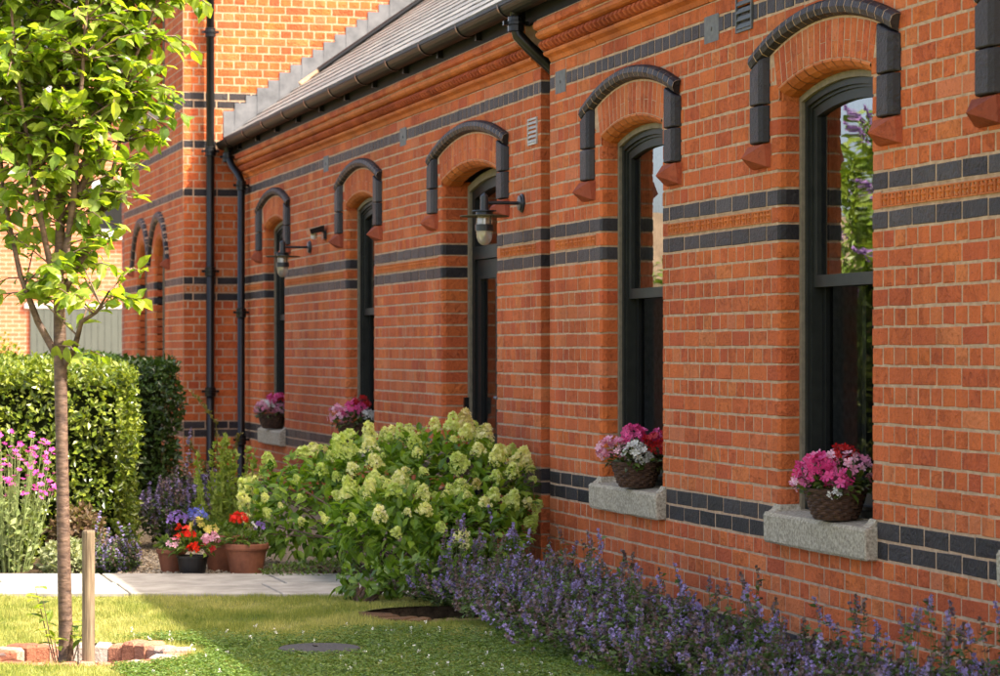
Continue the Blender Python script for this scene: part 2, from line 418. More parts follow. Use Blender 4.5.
def arc_pts(cx, R, zcen, a0, a1, n): return [(cx+R*math.sin(a0+(a1-a0)*i/n), zcen+R*math.cos(a0+(a1-a0)*i/n)) for i in range(n+1)]
def outline(cx, half, zb, R, zcen, n=12):
    a = math.asin(half/R)
    return [(cx-half, zb), (cx+half, zb)]+arc_pts(cx, R, zcen, a, -a, n)
def ring(mb, W, A, B, v0, v1):
    """frame between outlines A (outer) and B (inner), from depth v0 (front) to v1"""
    n = len(A)
    V = [W.P(u, v0, z) for u, z in A]+[W.P(u, v0, z) for u, z in B]+[W.P(u, v1, z) for u, z in A]+[W.P(u, v1, z) for u, z in B]
    F = []
    for i in range(n):
        k = (i+1) % n
        F += [(i, k, n+k, n+i), (n+i, n+k, 3*n+k, 3*n+i), (2*n+k, 2*n+i, 3*n+i, 3*n+k), (k, i, 2*n+i, 2*n+k)]
    mb.add(V, np.array(F))
def slab(mb, W, A, v): mb.add([W.P(u, v, z) for u, z in A], [tuple(range(len(A)))])
def voussoir(W, r0, r1, a0, a1, cx, zcen, v0, v1, gap=.0035, bev=.004):
    """one arch brick as (verts, faces) in world coordinates"""
    g0 = gap/r0; V = []
    for v, e in ((v1, 0), (v0+bev, 0), (v0, bev)):
        for r, a in ((r0+e, a0+g0+e/r0), (r1-e, a0+g0+e/r0), (r1-e, a1-g0-e/r0), (r0+e, a1-g0-e/r0)):
            V.append(W.P(cx+r*math.sin(a), v, zcen+r*math.cos(a)))
    F = [(i*4+j, i*4+(j+1) % 4, (i+1)*4+(j+1) % 4, (i+1)*4+j) for i in range(2) for j in range(4)]+[(8, 9, 10, 11)]
    return V, F
def opening_dress(W, o, legs=(-1, 1), parts=True):
    """arch ring, chamfered roll, hood mould with legs and stops of one opening"""
    cx, h, zs = o['cx'], o['half'], o['zc']; rs, rf, rh, ro = o['R']
    par = W.parent; amax = math.asin(min(1, (h+.035)/rf))
    # mortar behind the arch ring
    mb = MB(); A = arc_pts(cx, ro-.01, zs, -o['ah'], o['ah'], 20); Bp = arc_pts(cx, rf-.002, zs, -amax, amax, 20)
    V = [W.P(u, -.0012, z) for u, z in A]+[W.P(u, -.0012, z) for u, z in Bp]
    mb.add(V, np.array([(i, i+1, 21+i+1, 21+i) for i in range(20)])); mb.build('mortar', M['mortar'], par)
    for sd in (-1, 1):
        u0, u1 = sorted((cx+sd*h, cx+sd*(h+.07))); zt = zs+rs*math.cos(math.asin(h/rs)); mb = MB(); V = []
        for z in (o.get('zsp', 2.388), zt+.03):
            V += [W.P(u0, .012, z), W.P(u1, .012, z), W.P(u1, .2, z), W.P(u0, .2, z)]
        mb.add(V, [(0, 1, 2, 3), (4, 5, 6, 7), (0, 1, 5, 4), (1, 2, 6, 5), (2, 3, 7, 6), (3, 0, 4, 7)]); mb.build('springer', red('obj'), par)
    # red voussoirs
    n = o.get('nv', 17)
    for i in range(n):
        a0 = -amax+2*amax*i/n; a1 = -amax+2*amax*(i+1)/n
        rr = [(rf, rh-.008)] if i % 2 else [(rf, rf+(rh-rf)*.42), (rf+(rh-rf)*.42, rh-.008)]
        for q0, q1 in rr:
            mb = MB(); mb.add(*voussoir(W, q0, q1, a0, a1, cx, zs, -.0032+random.uniform(-.001, .0008), .03, .0042, .003), random.random())
            mb.build('arch_brick', red('obj'), par)
    # rounded chamfer (roll) and soffit, in gauged pieces
    asof = math.asin(h/rs); m2 = 10 if parts else 6
    for i in range(m2):
        a0 = -asof+2*asof*i/m2; a1 = -asof+2*asof*(i+1)/m2; mb = MB(); V = []
        prof = [(rf-.002, -.002), (rf-.012, -.004), (rs+.012, .018), (rs, .045), (rs-.001, .125)]
        for a in (a0+.0015, a1-.0015):
            s = h/rs; k = (rf+.0)/rs
            for r, v in prof: V.append(W.P(cx+r*math.sin(a), v, zs+r*math.cos(a)))
        mb.add(V, [(q, q+1, 5+q+1, 5+q) for q in range(4)], random.random())
        mb.build('soffit_brick', terra('obj'), par)
    # hood mould: dark bullnosed bricks
    ah = o['ah']; n = o.get('nh', 20); t = ro-rh
    for i in range(n):
        gp = .0048/ro; a0 = -ah+2*ah*i/n+gp; a1 = -ah+2*ah*(i+1)/n-gp; V = []
        prof = [(rh, .02), (rh+.002, -.012), (rh+t*.18, -.034), (rh+t*.50, -.044), (ro-.012, -.038), (ro-.002, -.022), (ro, .02)]
        for a in (a0, a1):
            for r, v in prof: V.append(W.P(cx+r*math.sin(a), v, zs+r*math.cos(a)))
        m = len(prof); F = [(q, q+1, m+q+1, m+q) for q in range(m-1)]+[tuple(range(m)), tuple(range(2*m-1, m-1, -1))]
        mb = MB(); mb.add(V, F, random.random()); mb.build('hood_brick', dark('obj'), par)
    # mortar slip between the hood bricks
    mb = MB(); V = []; prof = [(rh+.0015, .02), (rh+.0035, -.011), (rh+t*.18+.001, -.0328), (rh+t*.50, -.0428), (ro-.0128, -.0370), (ro-.0035, -.0212), (ro-.0015, .02)]
    for i in range(25):
        a = -ah+2*ah*i/24
        for r, v in prof: V.append(W.P(cx+r*math.sin(a), v, zs+r*math.cos(a)))
    m = len(prof); mb.add(V, np.array([(i*m+q, i*m+q+1, (i+1)*m+q+1, (i+1)*m+q) for i in range(24) for q in range(m-1)])); mb.build('hood_joint', M['mortar'], par)
    # legs and stops
    r_end = rh+t*.1
    for sd in legs:
        l0, l1 = o['leg']; ztop = zs+rh*math.cos(ah)+.012; zb = 2.215; zm = (ztop+zb)/2
        for za, zbb in ((zb+.004, zm-.004), (zm+.004, ztop)):
            u0, u1 = sorted((cx+sd*l0, cx+sd*l1)); e = .005; V = []
            pr = [(u0, .02), (u0, -.010), (u0+.012, -.028), (u0+.034, -.040), (u1-.045, -.040), (u1-.016, -.028), (u1, -.006), (u1, .02)]
            for z_, ad in ((za, .004), (za+e, 0), (zbb-e, 0), (zbb, .004)):
                for u, v in pr:
                    z = z_ if z_ < zm+.05 else z_-ztop+zs+math.sqrt(max(.01, rh*rh-(u-cx)**2))-.001
                    V.append(W.P(u+random.uniform(-.001, .001), v+(ad if v < 0 else 0)+random.uniform(-.001, .001), z))
            m = len(pr); F = [(q*m+i, q*m+i+1, (q+1)*m+i+1, (q+1)*m+i) for q in range(3) for i in range(m-1)]+[tuple(range(m-1, -1, -1)), tuple(range(3*m, 4*m))]
            mb = MB(); mb.add(V, F, random.random()); mb.build('hood_leg', dark('obj'), par)
        u0, u1 = sorted((cx+sd*(l0-.016), cx+sd*(l1+.016))); z0, z1 = 2.082, 2.213; um = (u0+u1)/2
        pts = [(u0, .02, z0+.02), (u1, .02, z0+.02), (u1, .02, z1), (u0, .02, z1),
               (u0+.01, -.022, z0+.03), (u1-.01, -.022, z0+.03), (u1-.008, -.034, z1-.004), (u0+.008, -.034, z1-.004), (um-.01, -.098, z0+.070)]
        F = [(0, 1, 5, 4), (1, 2, 6, 5), (2, 3, 7, 6), (3, 0, 4, 7), (4, 5, 8), (5, 6, 8), (6, 7, 8), (7, 4, 8), (0, 3, 2, 1)]
        mb = MB(); mb.add([W.P(*p) for p in pts], F, random.random()); mb.build('label_stop', brickmat('label_stop_red', [(0, (.30,.065,.032)), (1, (.42,.095,.042))], 'obj', .85, .4, .5), par)

# ================================================================== the long brick building
XL, XR = -25.33, -5.5
B = thing('brick_building', 'long single-storey red brick building with dark brick bands and arched windows', 'building', (-15.4, 0, 0))
W = Wall(B, Matrix.Identity(4))
def win(cx): return dict(cx=cx, half=.5, zc=.45, R=(2.02, 2.065, 2.235, 2.31), leg=(.622, .808), ah=math.asin(.795/2.27), sill=True)
WIN = [win(c) for c in (-8.03, -10.36, -13.0, -19.75, -23.45)]
DOOR = dict(cx=-16.4, half=.70, zc=-.65, R=(3.12, 3.165, 3.335, 3.41), leg=(.815, 1.01), ah=math.asin(1.0/3.37), sill=False, nv=23, nh=26)
OPEN = sorted(WIN+[DOOR], key=lambda o: o['cx'])
CHASE = (-14.69, -14.50)
def cut_for(o, k):
    zm = zc(k)+CH/2; cx, h = o['cx'], o['half']; rm = (o['R'][2]+o['R'][3])/2
    if o['sill'] and k < 6: return None
    if o['sill'] and k in (6, 7): return (cx-.572, cx+.572, '', '')
    if zm < 2.395: return (cx-h, cx+h, 'R', 'L')
    if zm < 2.57: return (cx-h-.25*(zm-2.39), cx+h+.25*(zm-2.39), '', '')
    q = rm*rm-(zm-o['zc'])**2
    return (cx-math.sqrt(q), cx+math.sqrt(q), '', '') if q > 0.01 else None
def intervals(k, a, b, opens, chase=None):
    cuts = [c for c in (cut_for(o, k) for o in opens) if c]
    if chase: cuts.append((chase[0], chase[1], 'r', 'l'))
    cuts.sort(); out = []; x = a; ka = ''
    for c in cuts:
        out.append((x, c[0], ka, c[2])); x = c[1]; ka = c[3]
    out.append((x, b, ka, '')); return out
TILES = []
def ornament_row(wall, a, b, z0, z1, ka, kb):
    a2 = a+(.112 if ka else 0); b2 = b-(.112 if kb else 0)
    if ka: wall.row(a, a2, z0, z1, SU, a, 'red', ka, '')
    if kb: wall.row(b2, b, z0, z1, SU, b2, 'red', '', kb)
    wall.mortar.quad(wall.P(a2, .0035, z0), wall.P(b2, .0035, z0), wall.P(b2, .0035, z1), wall.P(a2, .0035, z1))
    n = max(1, round((b2-a2)/SU)); w = (b2-a2)/n
    for i in range(n): TILES.append((wall, a2+i*w, w, z0, z1))
for k in range(0, 38):
    z0, z1 = zc(k), zc(k+1)
    for a, b, ka, kb in intervals(k, XL, XR, OPEN, CHASE):
        if k in (6, 23, 25): W.row(a, b, z0, z1, SU, 0, 'dark', ka, kb)
        elif k == 7: W.row(a, b, z0, z1, SU, HU, 'dark', ka, kb)
        elif k == 0: W.row(a, b, z0, z1, SU, 0, 'dark', ka, kb)
        elif k == 36: W.row(a, b, z0, z1, HU, 0, 'dark', ka, kb)
        elif k == 24: ornament_row(W, a, b, z0, z1, ka, kb)
        else:
            header = (k % 2 == 0) if k > 7 else (k % 2 == 1)
            W.row(a, b, z0, z1, HU if header else SU, HU/2 if header else 0, 'red', ka, kb)
for o in OPEN:      # mortar of the reveals
    for sd in (-1, 1):
        u = o['cx']+sd*(o['half']+.004); zb = .6 if o['sill'] else 0
        W.mortar.quad((u, .036, zb), (u, .21, zb), (u, .21, 2.42), (u, .036, 2.42))
for u, sd in ((CHASE[0], -1), (CHASE[1], 1)):
    W.mortar.quad((u+sd*.004, .004, 0), (u+sd*.004, .2, 0), (u+sd*.004, .2, 3.1), (u+sd*.004, .004, 3.1))
W.mortar.box((CHASE[0]-.05, .17, 0), (CHASE[1]+.05, .21, 3.1))
W.emit(300)
# embossed terracotta tiles of the band
def tile_mesh(w, h):
    mb = MB(); n = 3; p = w/n; e = .003
    mb.add([(e,.011,e),(w-e,.011,e),(w-e,.011,h-e),(e,.011,h-e),(0,.03,0),(w,.03,0),(w,.03,h),(0,.03,h)], [(0,1,5,4),(1,2,6,5),(2,3,7,6),(3,0,4,7),(0,1,2,3)])
    for i in range(n):
        u0 = i*p+.006; u1 = (i+1)*p-.006; z0 = .010; z1 = h-.012; f = -.004
        for (a, b, c, d) in ((u0-.005, u0+.001, z0-.006, z1+.006), (u1-.001, u1+.005, z0-.006, z1+.006)):
            mb.box((a, f, c), (b, .012, d))
        mb.box((u0, f, z1), (u1, .012, z1+.006)); mb.box((u0, f, z0-.006), (u1, .012, z0))
        cu, cz = (u0+u1)/2, (z0+z1)/2+.004; r = (u1-u0)*.40
        V = [(cu, -.009, cz)]
        for q in range(8):
            t = PI*2*q/8; rr = r*(1 if q % 2 == 0 else .45); V.append((cu+rr*math.cos(t), -.001 if q % 2 else -.004, cz+rr*math.sin(t)))
        for q in range(8): V.append((cu+r*.9*math.cos(PI*2*q/8), .011, cz+r*.9*math.sin(PI*2*q/8)))
        mb.add(V, [(0, 1+q, 1+(q+1) % 8) for q in range(8)]+[(1+q, 9+q, 9+(q+1) % 8, 1+(q+1) % 8) for q in range(8)])
        mb.box((cu-r*.6, -.004, z0+.002), (cu+r*.6, .005, z0+.010))
    return mb.mesh('ornament_tile', terra('obj'))
TM = tile_mesh(.219, .066)
def emit_tiles():
    for wall, u, w, z0, z1 in TILES:
        inst('ornament_tile', TM, wall.parent, wall.M @ Matrix.Translation((u+.003, random.uniform(-.001, .001), z0+.0055)) @ Matrix.Diagonal(((w-.006)/.219, 1, 1, 1)))
for o in OPEN: opening_dress(W, o)

# sills, sash windows
def sill(cx):
    mb = MB(); u0, u1 = cx-.572, cx+.572; z0, z1 = .462, .596
    j = lambda: random.uniform(-.003, .003)
    prof = [(.12, z0), (-.045, z0), (-.052, z0+.010), (-.055, z1-.016), (-.045, z1-.002), (.10, z1+.008), (.12, z1+.008)]
    us = [u0, u0+.006]+[u0+.006+(u1-u0-.012)*i/8 for i in range(1, 8)]+[u1-.006, u1]; V = []
    for i, u in enumerate(us):
        s = .006 if i in (0, len(us)-1) else 0
        for y, z in prof: V.append((u, y+(s if y < 0 else 0)+j()*.6, z-(s if z > z1-.05 else -s)+j()*.6))
    m = len(prof); F = [(i*m+q, i*m+(q+1) % m, (i+1)*m+(q+1) % m, (i+1)*m+q) for i in range(len(us)-1) for q in range(m)]
    F += [tuple(range(m)), tuple(range(len(us)*m-1, (len(us)-1)*m-1, -1))]
    mb.add(V, F)
    for sd in (-1, 1):   # raised stools the jambs stand on
        a, b = cx+sd*.50, cx+sd*.565; c = cx+sd*.455
        V = []
        for y, zt in ((-.030, z1+.002), (-.012, z1+.014), (.0, z1+.032), (.11, z1+.034)):
            V += [(c if y > .02 else a+sd*-.02, y, z1-.01), (a-sd*.005, y, zt), (b, y, zt), (b, y, z1-.01)]
        F = [(i*4+q, i*4+(q+1) % 4, (i+1)*4+(q+1) % 4, (i+1)*4+q) for i in range(3) for q in range(4)]+[(0, 1, 2, 3)]
        mb.add(V, F)
    return mb.build('window_sill', M['granite'], B)
def sash_window(o):
    cx, h, zs, rs = o['cx'], o['half'], o['zc'], o['R'][0]
    O = lambda i, zb: outline(cx, h-i, zb, rs-i, zs)
    mb = MB(); ring(mb, W, O(.002, .600), O(.030, .61), .088, .13); ms = mb
    mb = MB(); ring(mb, W, O(.022, .606), O(.058, .640), .104, .20)
    ring(mb, W, O(.056, .638), O(.072, .655), .118, .20)
    f = mb.build('window', M['frame'], B)
    ms.build('subframe', M['mastic'], f)
    zm = 1.575
    up = [(cx-h+.07, zm), (cx+h-.07, zm)]+arc_pts(cx, rs-.07, zs, math.asin((h-.07)/(rs-.07)), -math.asin((h-.07)/(rs-.07)), 12)
    ui = [(cx-h+.112, zm+.052), (cx+h-.112, zm+.052)]+arc_pts(cx, rs-.115, zs, math.asin((h-.112)/(rs-.115)), -math.asin((h-.112)/(rs-.115)), 12)
    mb = MB(); ring(mb, W, up, ui, .128, .165); s1 = mb.build('sash', M['frame'], f)
    mb = MB(); slab(mb, W, ui, .148); mb.build('glass_pane', M['glass'], s1)
    lo = [(cx-h+.07, .652), (cx+h-.07, .652), (cx+h-.07, zm+.05), (cx-h+.07, zm+.05)]
    li = [(cx-h+.115, .735), (cx+h-.115, .735), (cx+h-.115, zm), (cx-h+.115, zm)]
    mb = MB(); ring(mb, W, lo, li, .168, .20)
    s2 = mb.build('sash', M['sash'], f)
    mb = MB(); slab(mb, W, li, .186); mb.build('glass_pane', M['glass_low'], s2)
    mb = MB()                                          # inner shutter post and blind edge behind the lower pane
    mb.box((cx-h+.30, .26, .62), (cx-h+.34, .30, 2.3)); mb.build('inner_mullion', M['frame'], f)
for o in WIN: sill(o['cx']); sash_window(o)
def make_door():
    cx, h, zs, rs = DOOR['cx'], DOOR['half'], DOOR['zc'], DOOR['R'][0]
    O = lambda i, zb: outline(cx, h-i, zb, rs-i, zs)
    mb = MB(); ring(mb, W, O(.002, 0), O(.05, .0), .175, .22); ms = mb
    mb = MB(); ring(mb, W, O(.045, .02), O(.115, .03), .195, .27)
    mb.box((cx-h+.10, .192, 1.90), (cx+h-.10, .265, 1.985))
    f = mb.build('door', M['sash'], B); ms.build('door_frame', M['mastic'], f)
    fan = [(cx-h+.112, 1.98), (cx+h-.112, 1.98)]+arc_pts(cx, rs-.115, zs, math.asin((h-.112)/(rs-.115)), -math.asin((h-.112)/(rs-.115)), 12)
    mb = MB(); slab(mb, W, fan, .235); mb.build('fanlight', M['glass'], f)
    for sd in (-1, 1):
        u0, u1 = sorted((cx+sd*.005, cx+sd*(h-.112)))
        mb = MB(); A = [(u0, .03), (u1, .03), (u1, 1.895), (u0, 1.895)]
        I = [(u0+.1, .75), (u1-.1, .75), (u1-.1, 1.78), (u0+.1, 1.78)]; J = [(u0+.1, .15), (u1-.1, .15), (u1-.1, .66), (u0+.1, .66)]
        mb.box((u0, .212, .03), (u0+.1, .25, 1.895)); mb.box((u1-.1, .212, .03), (u1, .25, 1.895))
        for za, zb in ((.03, .16), (.65, .76), (1.77, 1.895)): mb.box((u0+.1, .212, za), (u1-.1, .25, zb))
        mb.box((u0+.1, .232, .16), (u1-.1, .246, .65)); mb.build('door_leaf', M['sash'], f)
        mb = MB(); slab(mb, W, I, .236); mb.build('door_glass', M['glass'], f)
    mb = MB(); mb.tube([(cx+.06, .205, 1.0), (cx+.06, .16, 1.0), (cx+.16, .155, 1.0)], .009, 8); mb.build('handle', M['lead'], f)
    mb = MB(); mb.box((cx-h+.005, .145, .88), (cx-h+.045, .176, .99)); k = mb.build('keypad', M['pipe'], f)
make_door()

# cornice
def extrude(mb, prof, x0, x1, cap=True):
    m = len(prof); V = [(x0, y, z) for y, z in prof]+[(x1, y, z) for y, z in prof]
    F = [(q, (q+1) % m, m+(q+1) % m, m+q) for q in range(m)]
    if cap: F += [tuple(range(m)), tuple(range(2*m-1, m-1, -1))]
    mb.add(V, F, random.random()); return mb
PA = [(.03, 2.936), (-.006, 2.936), (-.012, 2.946), (-.018, 2.958), (-.032, 2.966), (-.046, 2.972), (-.052, 2.982), (-.050, 2.992), (.03, 2.992)]
PB = [(.03, 3.062), (-.062, 3.062), (-.080, 3.066), (-.094, 3.078), (-.096, 3.092), (-.086, 3.104), (-.074, 3.110), (.03, 3.110)]
PC = [(.03, 3.114), (-.092, 3.114), (-.106, 3.122), (-.110, 3.140), (-.104, 3.158), (-.09, 3.168), (.03, 3.168)]
def cornice_tile_mesh():
    mb = MB(); w = .219; z0, z1 = 2.994, 3.060; h = z1-z0
    mb.box((0, -.014, 0), (w, .03, h))
    for i in range(3):
        c = w*(i+.5)/3; r = w/3*.38
        V = []; prof = [(.0, -.050, .75), (.15, -.074, 1.0), (.5, -.090, 1.0), (.85, -.078, .9), (1.0, -.052, .6)]
        for t, y, ws in prof:
            zz = .003+t*(h-.006)
            V += [(c-r*ws, -.012, zz), (c-r*ws*.55, y+.006, zz), (c, y, zz), (c+r*ws*.55, y+.006, zz), (c+r*ws, -.012, zz)]
        mb.add(V, [(a*5+q, a*5+q+1, (a+1)*5+q+1, (a+1)*5+q) for a in range(4) for q in range(4)])
    return mb.mesh('cornice_tile', brickmat('deep_red_ornament', [(0, (.40,.085,.032)), (1, (.52,.125,.042))], 'obj', .85, .3, .4))
CT = cornice_tile_mesh()
for a, b in ((XL+.01, CHASE[0]-.03), (CHASE[1]+.03, XR)):
    for prof, ln, nm, mt in ((PA, .45, 'cornice_moulding', terra('obj')), (PB, .45, 'cornice_moulding', terra('obj')), (PC, .225, 'cornice_brick', red('obj'))):
        n = round((b-a)/ln); w = (b-a)/n; me = None
        mb = MB(); extrude(mb, prof, .002, w-.002); me = mb.mesh(nm, mt)
        for i in range(n):
            inst(nm, me, B, Matrix.Translation((a+i*w, random.uniform(-.002, .002), random.uniform(-.0015, .0015))))
    n = round((b-a)/.225); w = (b-a)/n
    for i in range(n): inst('cornice_tile', CT, B, Matrix.Translation((a+i*w+.003, random.uniform(-.001, .001), 2.994)) @ Matrix.Diagonal(((w-.005)/.219, 1, 1, 1)))
    mb = MB(); extrude(mb, [(.05, 2.93), (.012, 2.938), (-.010, 2.985), (-.010, 3.06), (-.06, 3.07), (-.082, 3.11), (-.086, 3.175), (.05, 3.175)], a, b); mb.build('cornice_bed', M['mortar'], B)
# fascia and gutter
mb = MB(); mb.box((XL+.005, -.085, 3.168), (XR, -.06, 3.33)); mb.build('fascia', M['fascia'], B)
GY, GZ, GR = -.168, 3.292, .068
def halfpipe(r0, r1, n=10, lip=0):
    P = [(GY-r1*math.cos(PI*i/n), GZ-r1*math.sin(PI*i/n)) for i in range(n+1)]
    Q = [(GY-r0*math.cos(PI*i/n), GZ-r0*math.sin(PI*i/n)) for i in range(n, -1, -1)]
    return P+Q
mb = MB(); extrude(mb, halfpipe(GR-.006, GR), XL+.01, XR+.03); extrude(mb, [(GY-GR-.004, GZ-.012), (GY-GR-.004, GZ+.004), (GY-GR+.01, GZ+.004), (GY-GR+.01, GZ-.012)], XL+.01, XR+.03)
gut = mb.build('gutter', M['gutter'], B, smooth=False)
x = XL+.55
while x < XR:
    mb = MB(); extrude(mb, halfpipe(GR-.002, GR+.007), x, x+.032); mb.build('gutter_bracket', M['pipe'], gut)
    mb = MB(); mb.box((x+.02, -.12, 3.20), (x+.06, -.085, 3.265)); mb.build('fascia_bracket', M['pipe'], gut)
    x += 1.0
# downpipes
def pipe(parent, pts, r, collars=(), name='downpipe', rings=None):
    mb = MB(); mb.tube(pts, r, 12); d = mb.build(name, M['pipe'], parent, smooth=True)
    for c in collars:
        m2 = MB(); x, y, z = c
        m2.lathe([(r, -.05), (r*1.32, -.045), (r*1.32, -.012), (r*1.55, -.008), (r*1.55, .010), (r*1.3, .014), (r*1.3, .036), (r, .042)], 14, (x, y, z))
        m2.box((x-.012, y-r*2.1, z-.012), (x+.012, y+r*2.1, z+.012)); m2.build('pipe_collar', M['pipe'], d)
    return d
pipe(B, [(-25.02, GY, 3.25), (-25.02, GY, 3.16), (-25.0, GY+.01, 3.12), (-24.95, GY+.03, 3.05), (-24.85, -.09, 2.96), (-24.80, -.075, 2.90), (-24.80, -.075, 0)], .036,
     [(-25.02, GY, 3.14), (-24.80, -.075, 2.86), (-24.80, -.075, 1.66), (-24.80, -.075, .46)])
pipe(B, [(-14.62, GY, 3.25), (-14.62, GY, 3.15), (-14.61, GY+.01, 3.10), (-14.60, -.09, 3.03), (-14.60, -.02, 2.97), (-14.60, .06, 2.90), (-14.60, .105, 2.82), (-14.60, .115, 2.7), (-14.60, .115, 0)], .036,
     [(-14.62, GY, 3.17), (-14.60, .115, 2.7)])
# vents and slate plaques on the wall
def vent(cx, cz, w, h, mat):
    mb = MB(); e = .012
    for a, b in (((cx-w/2, -.010, cz-h/2), (cx-w/2+e, .01, cz+h/2)), ((cx+w/2-e, -.010, cz-h/2), (cx+w/2, .01, cz+h/2)), ((cx-w/2+e, -.010, cz-h/2), (cx+w/2-e, .01, cz-h/2+e)), ((cx-w/2+e, -.010, cz+h/2-e), (cx+w/2-e, .01, cz+h/2))): mb.box(a, b)
    mb.quad((cx-w/2+e, .001, cz-h/2+e), (cx+w/2-e, .001, cz-h/2+e), (cx+w/2-e, .001, cz+h/2-e), (cx-w/2+e, .001, cz+h/2-e))
    v = mb.build('air_vent', M[mat], B); n = 5
    for i in range(n):
        z = cz-h/2+e+(h-2*e)*(i+.25)/n; d = (h-2*e)/n
        m2 = MB(); m2.add([(cx-w/2+e, -.012, z-d*.15), (cx+w/2-e, -.012, z-d*.15), (cx+w/2-e, -.001, z+d*.55), (cx-w/2+e, -.001, z+d*.55), (cx-w/2+e, -.008, z-d*.2), (cx+w/2-e, -.008, z-d*.2)], [(0, 1, 2, 3), (0, 1, 5, 4)])
        m2.build('slat', M[mat], v)
vent(-14.85, 2.575, .20, .155, 'vent_pale'); vent(-11.30, 2.845, .21, .20, 'vent_dark')
for cx in (-14.28, -11.75, -18.25, -21.05):
    mb = MB(); mb.box((cx-.10, -.003, 2.745), (cx+.10, .012, 2.872)); mb.box((cx-.008, -.008, 2.80), (cx+.008, -.0025, 2.816)); mb.build('slate_plaque', M['plaque'], B)
# roof: deck, slates, inside
PITCH = .706; EY, EZ = -.150, 3.330; RY = 3.0; RZ = EZ+PITCH*(RY-EY)
mb = MB(); e = .03
mb.add([(XL+.002, EY+.03, EZ-.012), (XR, EY+.03, EZ-.012), (XR, RY, RZ-.03), (XL+.002, RY, RZ-.03), (XL+.002, 6.2, EZ-.05), (XR, 6.2, EZ-.05)], [(0, 1, 2, 3), (3, 2, 5, 4)])
roof = mb.build('roof', M['deck'], B)
sl = math.hypot(1, PITCH); sy, sz = 1/sl, PITCH/sl
SL = MB(); SL.box((.002, 0, 0), (.248, .30, .011)); SLM = SL.mesh('slate', SLATE_O)
RM = Matrix(((1, 0, 0, 0), (0, sy, -sz, 0), (0, sz, sy, 0), (0, 0, 0, 1)))
cand = []
for r in range(19):
    s0 = r*.2; x = XL+.004+(.125 if r % 2 else 0)
    while x < XR-.1:
        M4 = Matrix.Translation((x, EY+sy*s0, EZ+sz*s0)) @ RM @ Matrix.Translation((random.uniform(-.002, .002), random.uniform(-.004, .004), .010)) @ Matrix.Rotation(-.040, 4, 'X') @ Matrix.Rotation(random.uniform(-.006, .006), 4, 'Y')
        p = proj(M4.translation); q = proj((x+.25, EY+sy*(s0+.2), EZ+sz*(s0+.2)))
        vis = -20 < p[0] < 1020 and -15 < p[1] < 400
        cand.append((1e3/p[2] if vis else -1, M4)); x += .25
cand.sort(key=lambda c: -c[0]); rest = MB(); V0 = np.concatenate(SL.v); F0 = SL.f[4]
for i, (s, M4) in enumerate(cand):
    if i < 300 and s > 0: inst('slate', SLM, roof, M4)
    else: rest.add(V0 @ np.array(M4.to_3x3()).T+np.array(M4.translation), np.concatenate(F0), random.random())
rest.build('slates', SLATE_A, roof, kind='stuff')
mb = MB()
def on_roof(x, y, up=.02): return (x, y-sz*up, EZ+PITCH*(y-EY)+sy*up)
mb.tube([on_roof(-24.95, .72+.2*i, .045) for i in range(12)], .026, 8); mb.build('lead_roll', M['pipe'], roof)
mb = MB(); mb.tube([on_roof(-25.03, .55+.2*i, .03) for i in range(13)], .03, 6); mb.build('mortar_fillet', M['mortar'], roof)
mb = MB()
mb.add([(XR, .02, 0), (XR, 6.15, 0), (XR, 6.15, EZ-.07), (XR, RY, RZ-.04), (XR, .02, EZ+.08)], [(0, 1, 2, 3, 4)]); mb.build('gable_wall', M['endbrick'], B)
mb = MB(); mb.box((XL, 6.1, 0), (XR, 6.2, EZ-.06)); mb.build('back_wall', M['endbrick'], B)
mb = MB(); mb.quad((XL+.01, .215, 2.9), (XR-.01, .215, 2.9), (XR-.01, 6.1, 2.9), (XL+.01, 6.1, 2.9)); mb.quad((XL+.01, 2.4, 0), (XR-.01, 2.4, 0), (XR-.01, 2.4, 2.9), (XL+.01, 2.4, 2.9))
mb.quad((XL+.02, .215, .02), (XR-.01, .215, .02), (XR-.01, 2.4, .02), (XL+.02, 2.4, .02)); mb.build('interior', M['interior'], B)
mb = MB(); mb.box((XL, .03, 2.92), (CHASE[0]-.05, .2, 3.34)); mb.box((CHASE[1]+.05, .03, 2.92), (XR-.01, .2, 3.34)); mb.build('wall_head', M['mortar'], B)

# ================================================================== the taller wing at the far end
G = thing('brick_wing', 'taller red brick wing at the far end with black downpipe on its corner', 'building', (-27.6, 1.5, 0))
G1 = Wall(G, Matrix.Translation((XL, 0, 0)) @ Matrix.Rotation(PI/2, 4, 'Z'))
YW = -.55; KT = 76
for k in range(0, KT):
    z0, z1 = zc(k), zc(k+1)
    b = 0.0 if z1 < 3.35 else min(3.4, max(0, (z1-3.25)/PITCH-.13+.12))
    if k in (0, 6, 23, 25, 36, 42, 47): G1.row(YW, b, z0, z1, SU, 0, 'dark')
    elif k in (7, 48): G1.row(YW, b, z0, z1, SU, HU, 'dark')
    elif k == 24: ornament_row(G1, YW, b, z0, z1, '', '')
    else:
        hd = (k % 2 == 0); G1.row(YW, b, z0, z1, HU if hd else SU, HU/2 if hd else 0, 'red')
G1.emit(300)
G2 = Wall(G, Matrix.Translation((0, YW, 0)))
GW = [dict(cx=c, half=.40, zc=1.90, R=(.55, .60, .72, .82), leg=(.66, .80), ah=math.asin(.72/.78), sill=True, nv=13, nh=14, zsp=2.2) for c in (-28.45, -27.05)]
